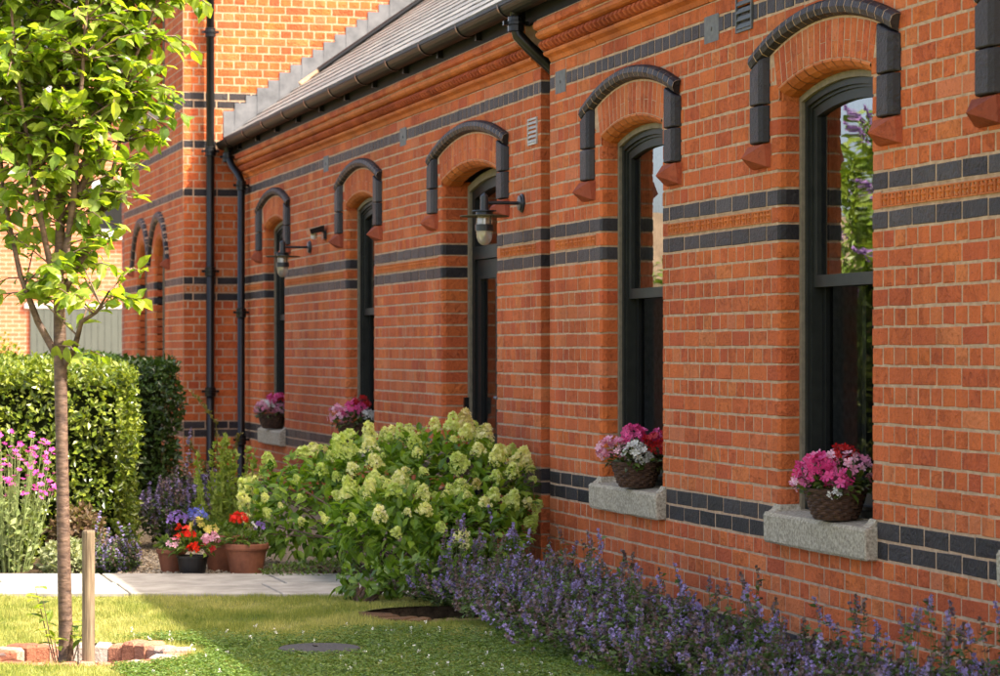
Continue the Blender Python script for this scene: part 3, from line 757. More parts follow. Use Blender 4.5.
def cut_wing(o, k):
    zm = zc(k)+CH/2; cx, h = o['cx'], o['half']
    if k < 8: return None
    if zm < 2.28: return (cx-h, cx+h, 'R', 'L')
    q = .77**2-(zm-1.9)**2
    if zm < 2.75 and q > 0.01: w = min(math.sqrt(q), .7); return (cx-w, cx+w, '', '')
    if 49 <= k < 70: return (cx-h, cx+h, 'R', 'L')
    return None
for k in range(0, KT):
    z0, z1 = zc(k), zc(k+1); cuts = sorted(c for c in (cut_wing(o, k) for o in GW) if c); x = -30.0; ka = ''; iv = []
    for c in cuts:
        if c[0] > x: iv.append((x, c[0], ka, c[2]))
        x = max(x, c[1]); ka = c[3]
    iv.append((x, XL, ka, ''))
    for a, b, ka, kb in iv:
        if k in (0, 6, 7, 23, 25, 36, 42, 47, 48): G2.row(a, b, z0, z1, SU, 0, 'dark', ka, kb)
        else:
            hd = (k % 2 == 0); G2.row(a, b, z0, z1, HU if hd else SU, HU/2 if hd else 0, 'red', ka, kb)
G2.emit(0)
for i, o in enumerate(GW):
    opening_dress(G2, o, legs=((-1,), (1,))[i], parts=False)
    cx = o['cx']
    for zb, zt, up in ((.63, 2.3, False), (3.80, 5.4, True)):
        A = outline(cx, .40, zb, .55, 1.90) if not up else [(cx-.4, zb), (cx+.4, zb), (cx+.4, zt), (cx-.4, zt)]
        Bi = outline(cx, .34, zb+.06, .49, 1.90) if not up else [(cx-.34, zb+.06), (cx+.34, zb+.06), (cx+.34, zt-.06), (cx-.34, zt-.06)]
        mb = MB(); ring(mb, G2, A, Bi, .09, .15); f = mb.build('window', M['mastic'], G)
        mb = MB(); slab(mb, G2, Bi, .13); mb.build('glass_pane', M['darkpane'], f)
    mb = MB(); mb.box((cx-.5, YW-.05, 3.64), (cx+.5, YW+.1, 3.78)); mb.build('window_sill', M['granite'], G)
mb = MB(); mb.box((-30.0, YW+.16, 0), (XL-.012, YW+.4, zc(KT))); mb.box((-30.0, YW+.03, zc(48)+.02-.08), (XL-.02, YW+.16, zc(48)))
mb.box((XL-.4, YW+.3, 0), (XL-.02, 5, zc(KT))); mb.box((-30, 4.6, 0), (XL-.4, 5, zc(KT))); mb.box((-30.3, YW+.01, 0), (-30.0, 5, zc(KT)+.02))
mb.build('wall_core', M['endbrick'], G)
mb = MB(); ym = (YW-.2+5.2)/2
mb.add([(-30.2, YW-.25, zc(KT)), (XL+.15, YW-.25, zc(KT)), (XL+.15, ym, zc(KT)+1.9), (-30.2, ym, zc(KT)+1.9), (-30.2, 5.2, zc(KT)), (XL+.15, 5.2, zc(KT))], [(0, 1, 2, 3), (3, 2, 5, 4), (0, 3, 4), (1, 5, 2)])
mb.build('roof', SLATE_A, G)
px = XL+.085
pipe(G, [(px, -.30, zc(KT)), (px, -.30, 0)], .040, [(px, -.30, z) for z in (4.35, 3.21, 2.06, .91, .16)])
# stepped lead flashing where the low roof meets the wing
st = CH/PITCH
for i in range(30):
    y0 = -.16+i*st; y1 = y0+st*1.16; zt = zc(47)-.020+.077*i
    zb0 = EZ+PITCH*(y0-EY)+.005; zb1 = EZ+PITCH*(y1-EY)+.005
    f = XL+.008+.003*(i % 2); b = XL-.002
    V = [(f, y0, zb0), (f, y1, zb1), (f, y1, zt+random.uniform(-.004, .002)), (f, y0, zt), (b, y0, zb0), (b, y1, zb1), (b, y1, zt), (b, y0, zt)]
    mb = MB(); mb.add(V, [(0, 1, 2, 3), (0, 4, 5, 1), (1, 5, 6, 2), (2, 6, 7, 3), (3, 7, 4, 0)]); mb.build('lead_flashing', M['lead'], G)
emit_tiles()

# ================================================================== far house behind the tree
H = thing('far_brick_house', 'sunlit red brick house far behind the young tree with grey boarded doors', 'house', (-47.5, 0, 0))
XH = -47.0
mb = MB(); mb.box((XH-8, -9, 0), (XH, .75, 5.6)); mb.box((XH-8, .75, 0), (XH-.002, 9, 7.4)); mb.build('wall', M['farbrick'], H)
mb = MB()
mb.add([(XH+.35, -9.3, 5.5), (XH+.35, .76, 5.5), (XH-4, .76, 8.6), (XH-4, -9.3, 8.6), (XH-8.4, -9.3, 5.5), (XH-8.4, .76, 5.5)], [(0, 1, 2, 3), (3, 2, 5, 4), (0, 3, 4), (1, 5, 2)])
mb.add([(XH+.35, .7, 7.35), (XH+.35, 9.3, 7.35), (XH-4, 9.3, 10.2), (XH-4, .7, 10.2), (XH-8.4, .7, 7.35), (XH-8.4, 9.3, 7.35)], [(0, 1, 2, 3), (3, 2, 5, 4), (0, 3, 4), (1, 5, 2)])
mb.build('roof', SLATE_A, H)
M['greydoor'] = simple('grey_green_door', (.062,.074,.062), .55, nscale=5, var=.1)
M['paleframe'] = simple('pale_grey_frame', (.33,.34,.34), .5, nscale=9, var=.1)
for i in range(22):
    y = -.15+i*.118; mb = MB(); mb.box((XH+.02, y+.003, 0), (XH+.05, y+.115, 2.03)); mb.build('door_board', M['greydoor'], H)
mb = MB(); mb.box((XH, -.15, 0), (XH+.025, 2.45, 2.03)); mb.build('door_backing', M['pipe'], H)
mb = MB(); mb.box((XH-.01, -.25, 2.04), (XH+.06, 2.55, 2.13)); mb.build('lintel', M['vent_pale'], H)
for (y0, y1, z0, z1) in ((.92, 1.62, 3.36, 4.30), (1.25, 2.15, 5.5, 6.95), (-1.6, -.8, 3.36, 4.4)):
    mb = MB()
    mb.box((XH-.01, y0, z0), (XH+.05, y0+.08, z1)); mb.box((XH-.01, y1-.08, z0), (XH+.05, y1, z1)); mb.box((XH-.01, y0+.08, z1-.08), (XH+.05, y1-.08, z1)); mb.box((XH-.01, y0+.08, z0), (XH+.05, y1-.08, z0+.08))
    f = mb.build('window', M['paleframe'], H)
    mb = MB(); mb.quad((XH+.01, y0+.08, z0+.08), (XH+.01, y1-.08, z0+.08), (XH+.01, y1-.08, z1-.08), (XH+.01, y0+.08, z1-.08)); mb.build('glass_pane', M['sash'], f)
    mb = MB(); mb.box((XH-.01, y0-.06, z0-.10), (XH+.12, y1+.06, z0-.01)); mb.build('sill', M['white'], f)

# ================================================================== ground, lawn, path, beds
def poly_sheet(name, outer, holes, z, mat, kind='structure'):
    bm = bmesh.new(); E = []
    for loop in [outer]+holes:
        vs = [bm.verts.new((p[0], p[1], z)) for p in loop]
        E += [bm.edges.new((vs[i], vs[(i+1) % len(vs)])) for i in range(len(vs))]
    bmesh.ops.triangle_fill(bm, use_beauty=True, use_dissolve=False, edges=E)
    bmesh.ops.recalc_face_normals(bm, faces=bm.faces)
    me = bpy.data.meshes.new(name); bm.to_mesh(me); bm.free(); me.materials.append(mat)
    o = bpy.data.objects.new(name, me); COL.objects.link(o); o['kind'] = kind; return o
def grassmat(name, blade):
    m, nt, nn, L, b = new_mat(name); p = pos_socket(nt)
    n1 = noise(nt, p, 1.6, 4, .6); n2 = noise(nt, p, 14, 3, .6)
    a = ramp(nt, [(.30, (.12,.18,.035)), (.44, (.25,.275,.070)), (.56, (.40,.38,.14)), (.70, (.52,.46,.22))]); 
    f = mathn(nt, 'ADD', mathn(nt, 'MULTIPLY', n1.outputs[0], .72), mathn(nt, 'MULTIPLY', n2.outputs[0], .26))
    L.new(f, a.inputs[0]); c = a.outputs[0]
    if blade:
        r = rnd_socket(nt, 'attr'); v = ramp(nt, [(0, (.65,.75,.6)), (.6, (1.05,1.05,1)), (1, (1.45,1.3,1.2))]); L.new(r, v.inputs[0])
        c = mixc(nt, 1.0, c, v.outputs[0], 'MULTIPLY')
    L.new(c, b.inputs['Base Color']); b.inputs['Roughness'].default_value = .7; b.inputs['Specular IOR Level'].default_value = .2
    if blade:
        t = N(nt, 'ShaderNodeBsdfTranslucent'); L.new(mixc(nt, 1.0, c, (1.3,1.4,.6), 'MULTIPLY'), t.inputs[0])
        mx = N(nt, 'ShaderNodeMixShader'); mx.inputs[0].default_value = .3; L.new(b.outputs[0], mx.inputs[1]); L.new(t.outputs[0], mx.inputs[2]); L.new(mx.outputs[0], nn['Material Output'].inputs[0])
    else:
        L.new(mixc(nt, 1.0, c, (.50,.52,.45), 'MULTIPLY'), b.inputs['Base Color']); bump(nt, n2.outputs[0], .8, .02, b)
    return m
M['turf'] = grassmat('turf', False); M['blade'] = grassmat('grass_blades', True)
M['gravel'] = simple('gravel_bed', (.20,.155,.10), 1, nscale=60, col2=(.42,.34,.23), bstr=1, bdist=.02, spec=.1)
M['ground'] = simple('rough_ground', (.10,.11,.045), 1, nscale=.6, col2=(.20,.18,.09), bstr=.5, bdist=.05, spec=.1)
M['flag'] = simple('flagstone', (.25,.235,.20), .85, nscale=6, col2=(.44,.41,.35), bstr=.3, bdist=.006, spec=.2, detail=7)
gm = MB(); gm.quad((-600, -600, -.30), (600, -600, -.30), (600, 600, -.30), (-600, 600, -.30)); tag(gm.build('ground', M['ground']), kind='structure')
def circ(c, r, n=40): return [(c[0]+r*math.cos(2*PI*i/n), c[1]+r*math.sin(2*PI*i/n)) for i in range(n)]
RING1, RING2 = (-11.42, -2.95), (-12.72, -1.05)
cr = np.array((CR.x, CR.y)); cf = np.array((CF.x, CF.y)); PO = np.array((-15.04, -1.5))      # a point on the rear edge of the path
def pathpt(a, b): q = PO+a*cr+b*np.array((1/.966, 0)); return (q[0], q[1])
A = pathpt(.55, 1.27); A0 = pathpt(-7, 1.27)
lawn = poly_sheet('lawn', [A, A0, (-3, -9.5), (-3, -.62), (-13.3, -.62)], [circ(RING1, .44), circ(RING2, .42)], 0, M['turf'])
poly_sheet('flower_bed', [(-14.1, -.615), (-3, -.615), (-3, -.01), (-14.6, -.01)], [], -.006, M['soil'])
poly_sheet('gravel_path', [pathpt(-1.35, -.005), pathpt(1.5, -.005), (-15.2, -.01), (-25.3, -.01), (-25.3, -.9), (-30, -.9), (-30, -3.2), (-20, -2.6)], [], -.008, M['gravel'])
poly_sheet('planting_bed', [pathpt(-7, -.005), pathpt(-.62, -.005), (-16.2, -2.15), (-19.4, -1.9), (-19.4, -9)], [], -.003, M['soil'])
far = MB(); far.quad((-46.9, -40, -.02), (-30.05, -40, -.02), (-30.05, 20, -.02), (-46.9, 20, -.02)); tag(far.build('yard', M['gravel']), kind='structure')
base = MB(); b0 = [pathpt(-7, 0), pathpt(1.6, 0), pathpt(1.6, 1.26), pathpt(-7, 1.26)]
base.add([(x, y, .004) for x, y in b0], [(0, 1, 2, 3)]); path = base.build('path', M['soil']); tag(path, kind='structure')
for row, (bb0, bb1) in enumerate(((.0, .63), (.63, 1.26))):
    a = -7+.3*row
    while a < 1.5:
        ln = random.choice((.62, .8, .95)); g = .006; c = []
        for q, w in ((a+g, bb0+g), (min(a+ln, 1.58)-g, bb0+g), (min(a+ln, 1.58)-g, bb1-g), (a+g, bb1-g)): c.append(pathpt(q, w))
        zt = .022+random.uniform(-.003, .003); mx, my = sum(p[0] for p in c)/4, sum(p[1] for p in c)/4
        V = [(x, y, 0) for x, y in c]+[(x, y, zt-.005) for x, y in c]+[(x+(mx-x)*.012, y+(my-y)*.012, zt) for x, y in c]
        F = [(i+4*l, (i+1) % 4+4*l, (i+1) % 4+4*(l+1), i+4*(l+1)) for l in range(2) for i in range(4)]+[(8, 9, 10, 11)]
        mb = MB(); mb.add(V, F, random.random()); mb.build('paving_slab', M['flag'], path); a += ln
# grass
def in_lawn(P):
    ok = (P[:, 1] < -.62) & (np.hypot(P[:, 0]-RING1[0], P[:, 1]-RING1[1]) > .45) & (np.hypot(P[:, 0]-RING2[0], P[:, 1]-RING2[1]) > .43)
    ok &= np.hypot(P[:, 0]+11.24, P[:, 1]+1.97) > .185
    d = (P-np.array(A)) @ cf; return ok & (d < .008)
n = 330000
Pn = np.stack([RNG.uniform(-14.6, -9.0, n), RNG.uniform(-4.6, -.7, n)], -1); Pn = Pn[in_lawn(Pn)]; n = len(Pn)
cl = .75+.35*np.sin(Pn[:, 0]*9+1.7*np.sin(Pn[:, 1]*7))*np.sin(Pn[:, 1]*11+Pn[:, 0]*3); hgt = RNG.uniform(.012, .036, n)*cl; t = RNG.uniform(0, 2*PI, n); wd = RNG.uniform(.0014, .0026, n); ln = RNG.uniform(0, .018, n); t2 = RNG.uniform(0, 2*PI, n)
V = np.zeros((n, 3, 3)); V[:, 0, :2] = Pn+np.stack([np.cos(t), np.sin(t)], -1)*wd[:, None]; V[:, 1, :2] = Pn-np.stack([np.cos(t), np.sin(t)], -1)*wd[:, None]
V[:, 2, :2] = Pn+np.stack([np.cos(t2), np.sin(t2)], -1)*ln[:, None]; V[:, 2, 2] = hgt; V[:, :2, 2] = -.004
mb = MB(); mb.add(V.reshape(-1, 3), np.arange(3*n).reshape(-1, 3), np.repeat(RNG.random(n), 3))
tag(mb.build('lawn_grass', M['blade']), 'short patchy yellow-green grass of the lawn', 'grass', kind='stuff')
M['clover'] = leafmat('clover_leaf', [(.065,.135,.022), (.11,.19,.035), (.17,.24,.055)], .3)
M['whiteflower'] = leafmat('white_flower', [(.75,.75,.68), (.85,.84,.78)], .2, tcol=(1,1,1))
n = 30000; Pn = np.stack([RNG.uniform(-12.1, -9.9, n), RNG.uniform(-2.9, -.8, n)], -1)
keep = in_lawn(Pn) & (np.hypot(Pn[:, 0]-RING1[0], Pn[:, 1]-RING1[1]) > .52) & (RNG.random(n) < np.clip((Pn[:, 0]+12.05)*2.2+.25*np.sin(Pn[:, 1]*7), .0, 1)); Pn = Pn[keep]; n = len(Pn)
mb = MB(); P3 = np.concatenate([Pn, RNG.uniform(.008, .03, (n, 1))], -1)
for q in range(3):
    d = rdir(n, -.1, .25); scatter(mb, *LEAF_S, P3, d, np.tile((0, 0, 1.), (n, 1))+RNG.normal(0, .3, (n, 3)), RNG.uniform(.011, .019, n), RNG.random(n))
tag(mb.build('clover_patch', M['clover']), 'low green clover growing through the near lawn', 'clover', kind='stuff')
n = 75; Pn = np.stack([RNG.uniform(-12.2, -9.95, n), RNG.uniform(-2.8, -1.1, n)], -1); Pn = Pn[in_lawn(Pn)]; n = len(Pn); mb = MB()
for q in range(10): scatter(mb, *PETALQ, np.concatenate([Pn, RNG.uniform(.022, .026, (n, 1))+RNG.normal(0, .003, (n, 1))], -1)+RNG.normal(0, .004, (n, 3)), rdir(n), rdir(n), RNG.uniform(.004, .007, n), RNG.random(n))
tag(mb.build('clover_flowers', M['whiteflower']), 'tiny white clover flowers dotted over the near lawn', 'flowers', kind='stuff')
# gravel stones
M['pebble'] = leafmat('pebble', [(.20,.14,.08), (.34,.26,.17), (.45,.37,.27), (.30,.25,.20)], 0, .8)
n = 5200; Pn = np.stack([RNG.uniform(-18.0, -15.15, n), RNG.uniform(-2.35, -1.3, n)], -1)
d = (Pn-np.array(pathpt(0, 0))) @ cf; Pn = Pn[d > .02]; n = len(Pn)
O8 = (arr((1,0,0),(0,1,0),(-1,0,0),(0,-1,0),(.1,.1,.7),(-.1,0,-.6)), np.array([(0,1,4),(1,2,4),(2,3,4),(3,0,4),(1,0,5),(2,1,5),(3,2,5),(0,3,5)]))
mb = MB(); scatter(mb, *O8, np.concatenate([Pn, RNG.uniform(-.002, .010, (n, 1))], -1), rdir(n, -.4, .4), np.tile((0, 0, 1.), (n, 1))+RNG.normal(0, .3, (n, 3)), RNG.uniform(.007, .017, n), RNG.random(n))
tag(mb.build('gravel_stones', M['pebble']), 'loose tan gravel stones between the hedge and the pots', 'gravel', kind='stuff')

# brick rings set in the lawn
M['ringbrick'] = brickmat('ring_brick', [(0, (.30,.10,.055)), (.4, (.42,.18,.11)), (.7, (.50,.27,.18)), (1, (.48,.42,.36))], 'obj', .9, .5, .7)
M['ringbrick2'] = brickmat('shade_dark_ring_brick', [(0, (.10,.055,.025)), (.5, (.17,.09,.04)), (1, (.22,.13,.06))], 'obj', .95, .5, .7, dark=(.03,.03,.01))  # brown brick, darkened to paint in the hollow's deep shadow
def brick_ring(name, label, c, r, mat, n, depth, wid=.115):
    t = thing(name, label, 'edging', (c[0], c[1], 0))
    for i in range(n):
        am = 2*PI*(i+.5)/n
        if wid > .15 and math.cos(am)*CF.x+math.sin(am)*CF.y > .15: continue  # far bricks left out, so the dark soil wall stands in for shade
        a0 = 2*PI*i/n+.008; a1 = 2*PI*(i+1)/n-.008; r0 = r-wid+random.uniform(-.008, .004); r1 = r+.004; zt = .012+random.uniform(-.012, .008); V = []
        for z, e in ((-depth, 0), (zt-.012, 0), (zt, .010)):
            for rr, a in ((r0+e, a0+e/r0), (r1-e*.3, a0+e/r0), (r1-e*.3, a1-e/r0), (r0+e, a1-e/r0)): V.append((c[0]+rr*math.cos(a)+random.uniform(-.002, .002), c[1]+rr*math.sin(a), z+random.uniform(-.003, .003)))
        F = [(l*4+q, l*4+(q+1) % 4, (l+1)*4+(q+1) % 4, (l+1)*4+q) for l in range(2) for q in range(4)]+[(8, 9, 10, 11)]
        mb = MB(); mb.add(V, F, random.random()); mb.build('brick', mat, t)
    mb = MB(); C = circ(c, r-.02, 40); mb.add([(x, y, -depth+.012+random.uniform(-.012, .012)) for x, y in C]+[(c[0], c[1], -depth+.03)], [(i, (i+1) % 40, 40) for i in range(40)]); mb.lathe([(r+.005, -depth-.05), (r+.005, -.004)], 40, (c[0], c[1], 0)); mb.build('soil', M['soil'], t)
    return t
brick_ring('brick_tree_ring', 'weathered round brick edging sunk in the lawn around the young tree', RING1, .45, M['ringbrick'], 32, .10)
brick_ring('brick_bed_ring', 'brown brick ring around a dark hollow beside the catmint', RING2, .43, M['ringbrick2'], 26, .24, .17)
M['cover'] = simple('grey_drain_cover', (.030,.029,.030), .9, nscale=90, col2=(.062,.060,.06), bstr=.6, bdist=.005)
mb = MB(); mb.lathe([(.178, -.01), (.178, .016), (.170, .022), (.10, .023), (.0, .023)], 40, (-11.24, -1.97, 0)); dc = mb.build('drain_cover', M['cover'])
tag(dc, 'round dark grey drain cover lying flat in the lawn', 'drain cover')
mb = MB(); mb.box((-11.30, -1.99, .022), (-11.25, -1.975, .027)); mb.build('lifting_slot', M['pipe'], dc)

# ================================================================== planting
def V3(*a): return np.array(a, dtype=float)
GRN = lambda n, *c: leafmat(n, list(c))
# ---- young cherry tree
LEAF_T = (LEAF_L[0]*np.array((1, 1.32, 1.1)), LEAF_L[1])
M['bark'] = simple('cherry_bark', (.045,.022,.015), .65, nscale=22, col2=(.19,.115,.078), bstr=.8, bdist=.008, stretch=(.9,.9,2.6), detail=8)
TL = [(.09,.17,.024), (.17,.26,.036), (.26,.35,.06), (.38,.46,.11)]
M['treeleaf'] = leafmat('cherry_leaf', TL, .5, .38, 'attr', .45, tcol=(1.8,1.7,.5)); M['treeleaf_o'] = leafmat('cherry_leaf_single', TL, .5, .38, 'obj', .45, tcol=(1.8,1.7,.5))
T = thing('young_cherry_tree', 'young leafy tree with slim bare trunk standing in a brick ring on the lawn', 'tree', (-11.27, -3.06, 0))
TB = Vector((-11.27, -3.06, 0)); R_ = CR; C_ = -CF; Z_ = Vector((0, 0, 1))
def tp(a, b, z): return TB+R_*a+C_*b+Z_*z       # a: to the right, b: towards the viewer
trunk = [tp(.012, 0, -.11), tp(.008, 0, .1), tp(.0, 0, .45), tp(-.008, 0, .9), tp(-.015, .0, 1.28), tp(-.02, .01, 1.6), tp(-.005, .02, 2.0), tp(-.02, .0, 2.6), tp(.0, .02, 3.2), tp(.01, 0, 3.9), tp(.0, 0, 4.5)]
mb = MB(); mb.tube(trunk, [.036, .030, .028, .026, .028, .022, .019, .016, .012, .008, .003], 14); tr = mb.build('trunk', M['bark'], T, smooth=True)
random.seed(21); tips = []
LIMB = [(1.26, -.02, [(-.10, .05, 1.42), (-.17, .08, 1.62), (-.24, .08, 1.95), (-.27, .05, 2.35), (-.30, .06, 2.8)]),
        (1.24, .0, [(.055, .06, 1.31), (.09, .10, 1.42), (.16, .14, 1.46), (.22, .18, 1.55)]),
        (1.55, .0, [(.10, -.06, 1.75), (.19, -.10, 2.05), (.27, -.1, 2.4), (.33, -.08, 2.75)]),
        (1.5, -.02, [(-.06, .10, 1.75), (-.10, .20, 2.05), (-.16, .24, 2.5), (-.2, .25, 3.0)]),
        (1.65, .0, [(.06, .14, 1.9), (.10, .22, 2.25), (.14, .28, 2.7), (.16, .3, 3.1)]),
        (1.85, .0, [(.14, .05, 2.1), (.26, .08, 2.4), (.36, .06, 2.65), (.44, .05, 2.85)]),
        (2.05, .0, [(-.13, -.08, 2.3), (-.26, -.12, 2.6), (-.38, -.14, 2.95)]),
        (2.3, .0, [(.12, .0, 2.6), (.26, .03, 2.9), (.36, .05, 3.2)]), (2.5, .0, [(-.1, .1, 2.8), (-.22, .2, 3.1), (-.3, .25, 3.5)]),
        (2.8, .0, [(.12, -.1, 3.1), (.22, -.15, 3.5), (.28, -.16, 3.9)]), (3.1, .0, [(-.1, -.05, 3.4), (-.18, -.08, 3.8)]), (1.95, -.01, [(-.12, .1, 2.15), (-.25, .14, 2.3), (-.4, .15, 2.45)])]
for z0, a0, pts in LIMB:
    P = [tp(a0, 0, z0)]+[tp(*p) for p in pts]; k = len(P)
    mb = MB(); r0 = .017 if z0 < 2 else .012; mb.tube(P, [r0*(1-.8*i/(k-1)) for i in range(k)], 8); mb.build('limb', M['bark'], T, smooth=True)
    for i in range(1, k):
        for q in range(3 if z0 > 1.3 or i > 1 else 1): tips.append(P[i-1].lerp(P[i], random.uniform(.3, 1)))
for i in range(5, len(trunk)):
    for q in range(3): tips.append(trunk[i-1].lerp(trunk[i], random.random()))
twig = MB(); lp = []; ld = []
def crown_r(z): return .20 if z < 1.5 else (.36 if z < 1.8 else (.47 if z < 3.4 else .47-.25*(z-3.4)))
for tpnt in tips:
    for q in range(10 if tpnt.z > 2.05 else (4 if tpnt.z > 1.75 else 2)):
        a = random.uniform(0, 2*PI); d = Vector((math.cos(a), math.sin(a), random.uniform(-.25, .9))).normalized(); L = random.uniform(.14, .34)
        e = tpnt+d*L*.6+Z_*.02; e2 = tpnt+d*L+Z_*random.uniform(-.05, .02)
        rel = e2-TB; rr = math.hypot(rel.x, rel.y); cr_ = crown_r(e2.z)
        if rr > cr_ and random.random() < .75: continue
        twig.tube([tpnt, e, e2], [.004, .003, .0015], 5, cap=False)
        m = random.randint(6, 9)
        for j in range(m):
            f = .15+.85*(j+random.random()*.5)/m; b = (tpnt.lerp(e, f*2) if f < .5 else e.lerp(e2, f*2-1))
            side = Vector((random.gauss(0, 1), random.gauss(0, 1), random.gauss(-.35, .5))).normalized()
            lp.append(b); ld.append((side+d*.5).normalized())
twig.build('twigs', M['bark'], T, kind='stuff')
lp = np.array(lp); ld = np.array(ld); n = len(lp); up = np.tile((0, 0, 1.), (n, 1))+RNG.normal(0, .45, (n, 3)); lsz = RNG.uniform(.048, .086, n)
dep = lp @ np.array(CF); pr_ = [proj(p) for p in lp]; vis = np.array([(-5 < q[0] < 190 and -5 < q[1] < 360) for q in pr_])
order = np.argsort(np.where(vis, dep, 1e9)); one = set(order[:300].tolist())
lm = MB(); lm.add(LEAF_T[0], LEAF_T[1]); LM = lm.mesh('leaf', M['treeleaf_o'])
for i in sorted(one):
    x = Vector(ld[i]); z = Vector(up[i]); z = (z-x*z.dot(x)).normalized(); y = z.cross(x); s = lsz[i]
    inst('leaf', LM, T, Matrix(((x.x*s, y.x*s, z.x*s, lp[i][0]), (x.y*s, y.y*s, z.y*s, lp[i][1]), (x.z*s, y.z*s, z.z*s, lp[i][2]), (0, 0, 0, 1))))
oth = [i for i in range(n) if i not in one]
mb = MB(); scatter(mb, *LEAF_T, lp[oth], ld[oth], up[oth], lsz[oth], RNG.random(len(oth))); mb.build('crown', M['treeleaf'], T, kind='stuff')
# sucker shoots at the foot of the trunk
mb = MB(); sp = []; sd = []
for (a, b, h) in ((-.08, .05, .26), (.05, .06, .16), (-.03, .08, .12), (.10, .04, .15), (-.12, .0, .30)):
    P = [tp(a*.2, b*.3, -.08), tp(a*.7, b, h*.5), tp(a, b, h)]; mb.tube(P, [.003, .0025, .001], 5)
    for j in range(7): sp.append(P[1].lerp(P[2], j/6)); sd.append(Vector((random.gauss(0, 1), random.gauss(0, 1), random.gauss(.1, .3))).normalized())
mb.build('sucker_stem', M['bark'], T); mb = MB(); sp = np.array(sp); sd = np.array(sd); scatter(mb, *LEAF_L, sp, sd, np.tile((0, 0, 1.), (len(sp), 1)), RNG.uniform(.05, .08, len(sp)), RNG.random(len(sp))); mb.build('sucker_leaves', M['treeleaf'], T, kind='stuff')
# ---- stake
M['stake'] = simple('weathered_timber', (.09,.06,.036), .9, nscale=34, col2=(.28,.205,.13), bstr=.7, bdist=.005, stretch=(2.5,2.5,.16), detail=7)
mb = MB(); sx, sy_ = -11.05, -2.98; zz = [-.11, .1, .3, .5, .555, .562]; prof = [(.0265, -.11), (.027, .1), (.026, .3), (.0265, .545), (.024, .555), (.0, .556)]
mb.lathe(prof, 18, (sx, sy_, 0), jit=.03); tag(mb.build('timber_stake', M['stake'], smooth=False), 'short round timber stake next to the young tree trunk', 'stake')

# ---- leafy masses
def lobes_sample(lobes, n, inner=.78):
    P = []; D = []; w = np.array([l[1][0]*l[1][1]+l[1][0]*l[1][2]+l[1][1]*l[1][2] for l in lobes]); w = w/w.sum()
    while sum(len(p) for p in P) < n:
        i = RNG.choice(len(lobes), p=w); c, r = np.array(lobes[i][0]), np.array(lobes[i][1]); d = rdir(24, -.75, 1)
        q = c+d*r*RNG.uniform(inner, 1.03, (24, 1)); ok = q[:, 2] > .02
        for j, l in enumerate(lobes):
            if j != i: ok &= (((q-np.array(l[0]))/np.array(l[1]))**2).sum(-1) > inner*inner*.95
        P.append(q[ok]); D.append(norm(d/r)[ok])
    return np.concatenate(P)[:n], np.concatenate(D)[:n]
def wall_clear(P, m=-.02): return P[:, 1] < m
# ---- hedges: clipped boxes of glossy leaves
def hedge(name, label, lo, hi, dens, size, cols, seedamp=.06, group=None):
    lo = np.array(lo); hi = np.array(hi); t = thing(name, label, 'hedge', tuple(((lo+hi)/2)[:2])+(0,), group)
    mb = MB(); mb.box(tuple(lo+(.14, .14, -.02)), tuple(hi-(.14, .14, .14))); mb.build('light_block_core', M['hedgecore'], t)  # dark box added inside the leaves to block light
    S = hi-lo; faces = [(0, 1), (0, -1), (1, 1), (1, -1), (2, 1)]; P = []; D = []
    for ax, sg in faces:
        o = [a for a in range(3) if a != ax]; n = int(dens*S[o[0]]*S[o[1]]); q = np.zeros((n, 3))
        for a in o: q[:, a] = RNG.uniform(lo[a], hi[a], n)
        q[:, ax] = (hi if sg > 0 else lo)[ax]-sg*np.abs(RNG.normal(0, .055, n)); nn_ = np.zeros((n, 3)); nn_[:, ax] = sg; P.append(q); D.append(nn_)
    P = np.concatenate(P); D = np.concatenate(D); ph = P*4.1
    wob = (np.sin(ph[:, 0]*1.3+ph[:, 1]*2.1)+np.sin(ph[:, 1]*1.7+ph[:, 2]*2.6+1)+np.sin(ph[:, 2]*1.9-ph[:, 0]*2.2))*seedamp*.4
    P = P+D*wob[:, None]; c = (lo+hi)/2; rel = (P-c)/(S/2)      # round the corners
    m2 = np.sort(np.abs(rel), -1)[:, 1]; P = c+(P-c)*(1-.025*np.clip(m2-.8, 0, 1)[:, None]); n = len(P)
    d = norm(D*.35+rdir(n)*.8+np.array((0, 0, .15))); up = norm(D+np.array((0, 0, .7))+RNG.normal(0, .45, (n, 3)))
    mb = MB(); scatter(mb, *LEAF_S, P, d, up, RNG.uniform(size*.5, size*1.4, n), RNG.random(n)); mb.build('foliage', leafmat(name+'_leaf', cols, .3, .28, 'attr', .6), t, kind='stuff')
    return t
M['hedgecore'] = simple('hedge_light_block', (.012,.016,.006), 1, nscale=12, spec=0)
HC = [(.05,.09,.012), (.11,.16,.018), (.18,.23,.028), (.27,.31,.05)]
hedge('clipped_hedge', 'sunlit clipped green hedge behind the pink-flowered plant', (-18.9, -5.6, 0), (-16.85, -2.03, 1.20), 2600, .043, HC)
hedge('shaded_hedge', 'dark clipped hedge in shade against the brick wing', (-23.2, -3.3, 0), (-20.9, -1.20, 1.22), 2200, .045, [(.020,.055,.008), (.04,.085,.012), (.06,.11,.02)])  # leaf palette darker than the sunlit hedge's, shade put into the colour
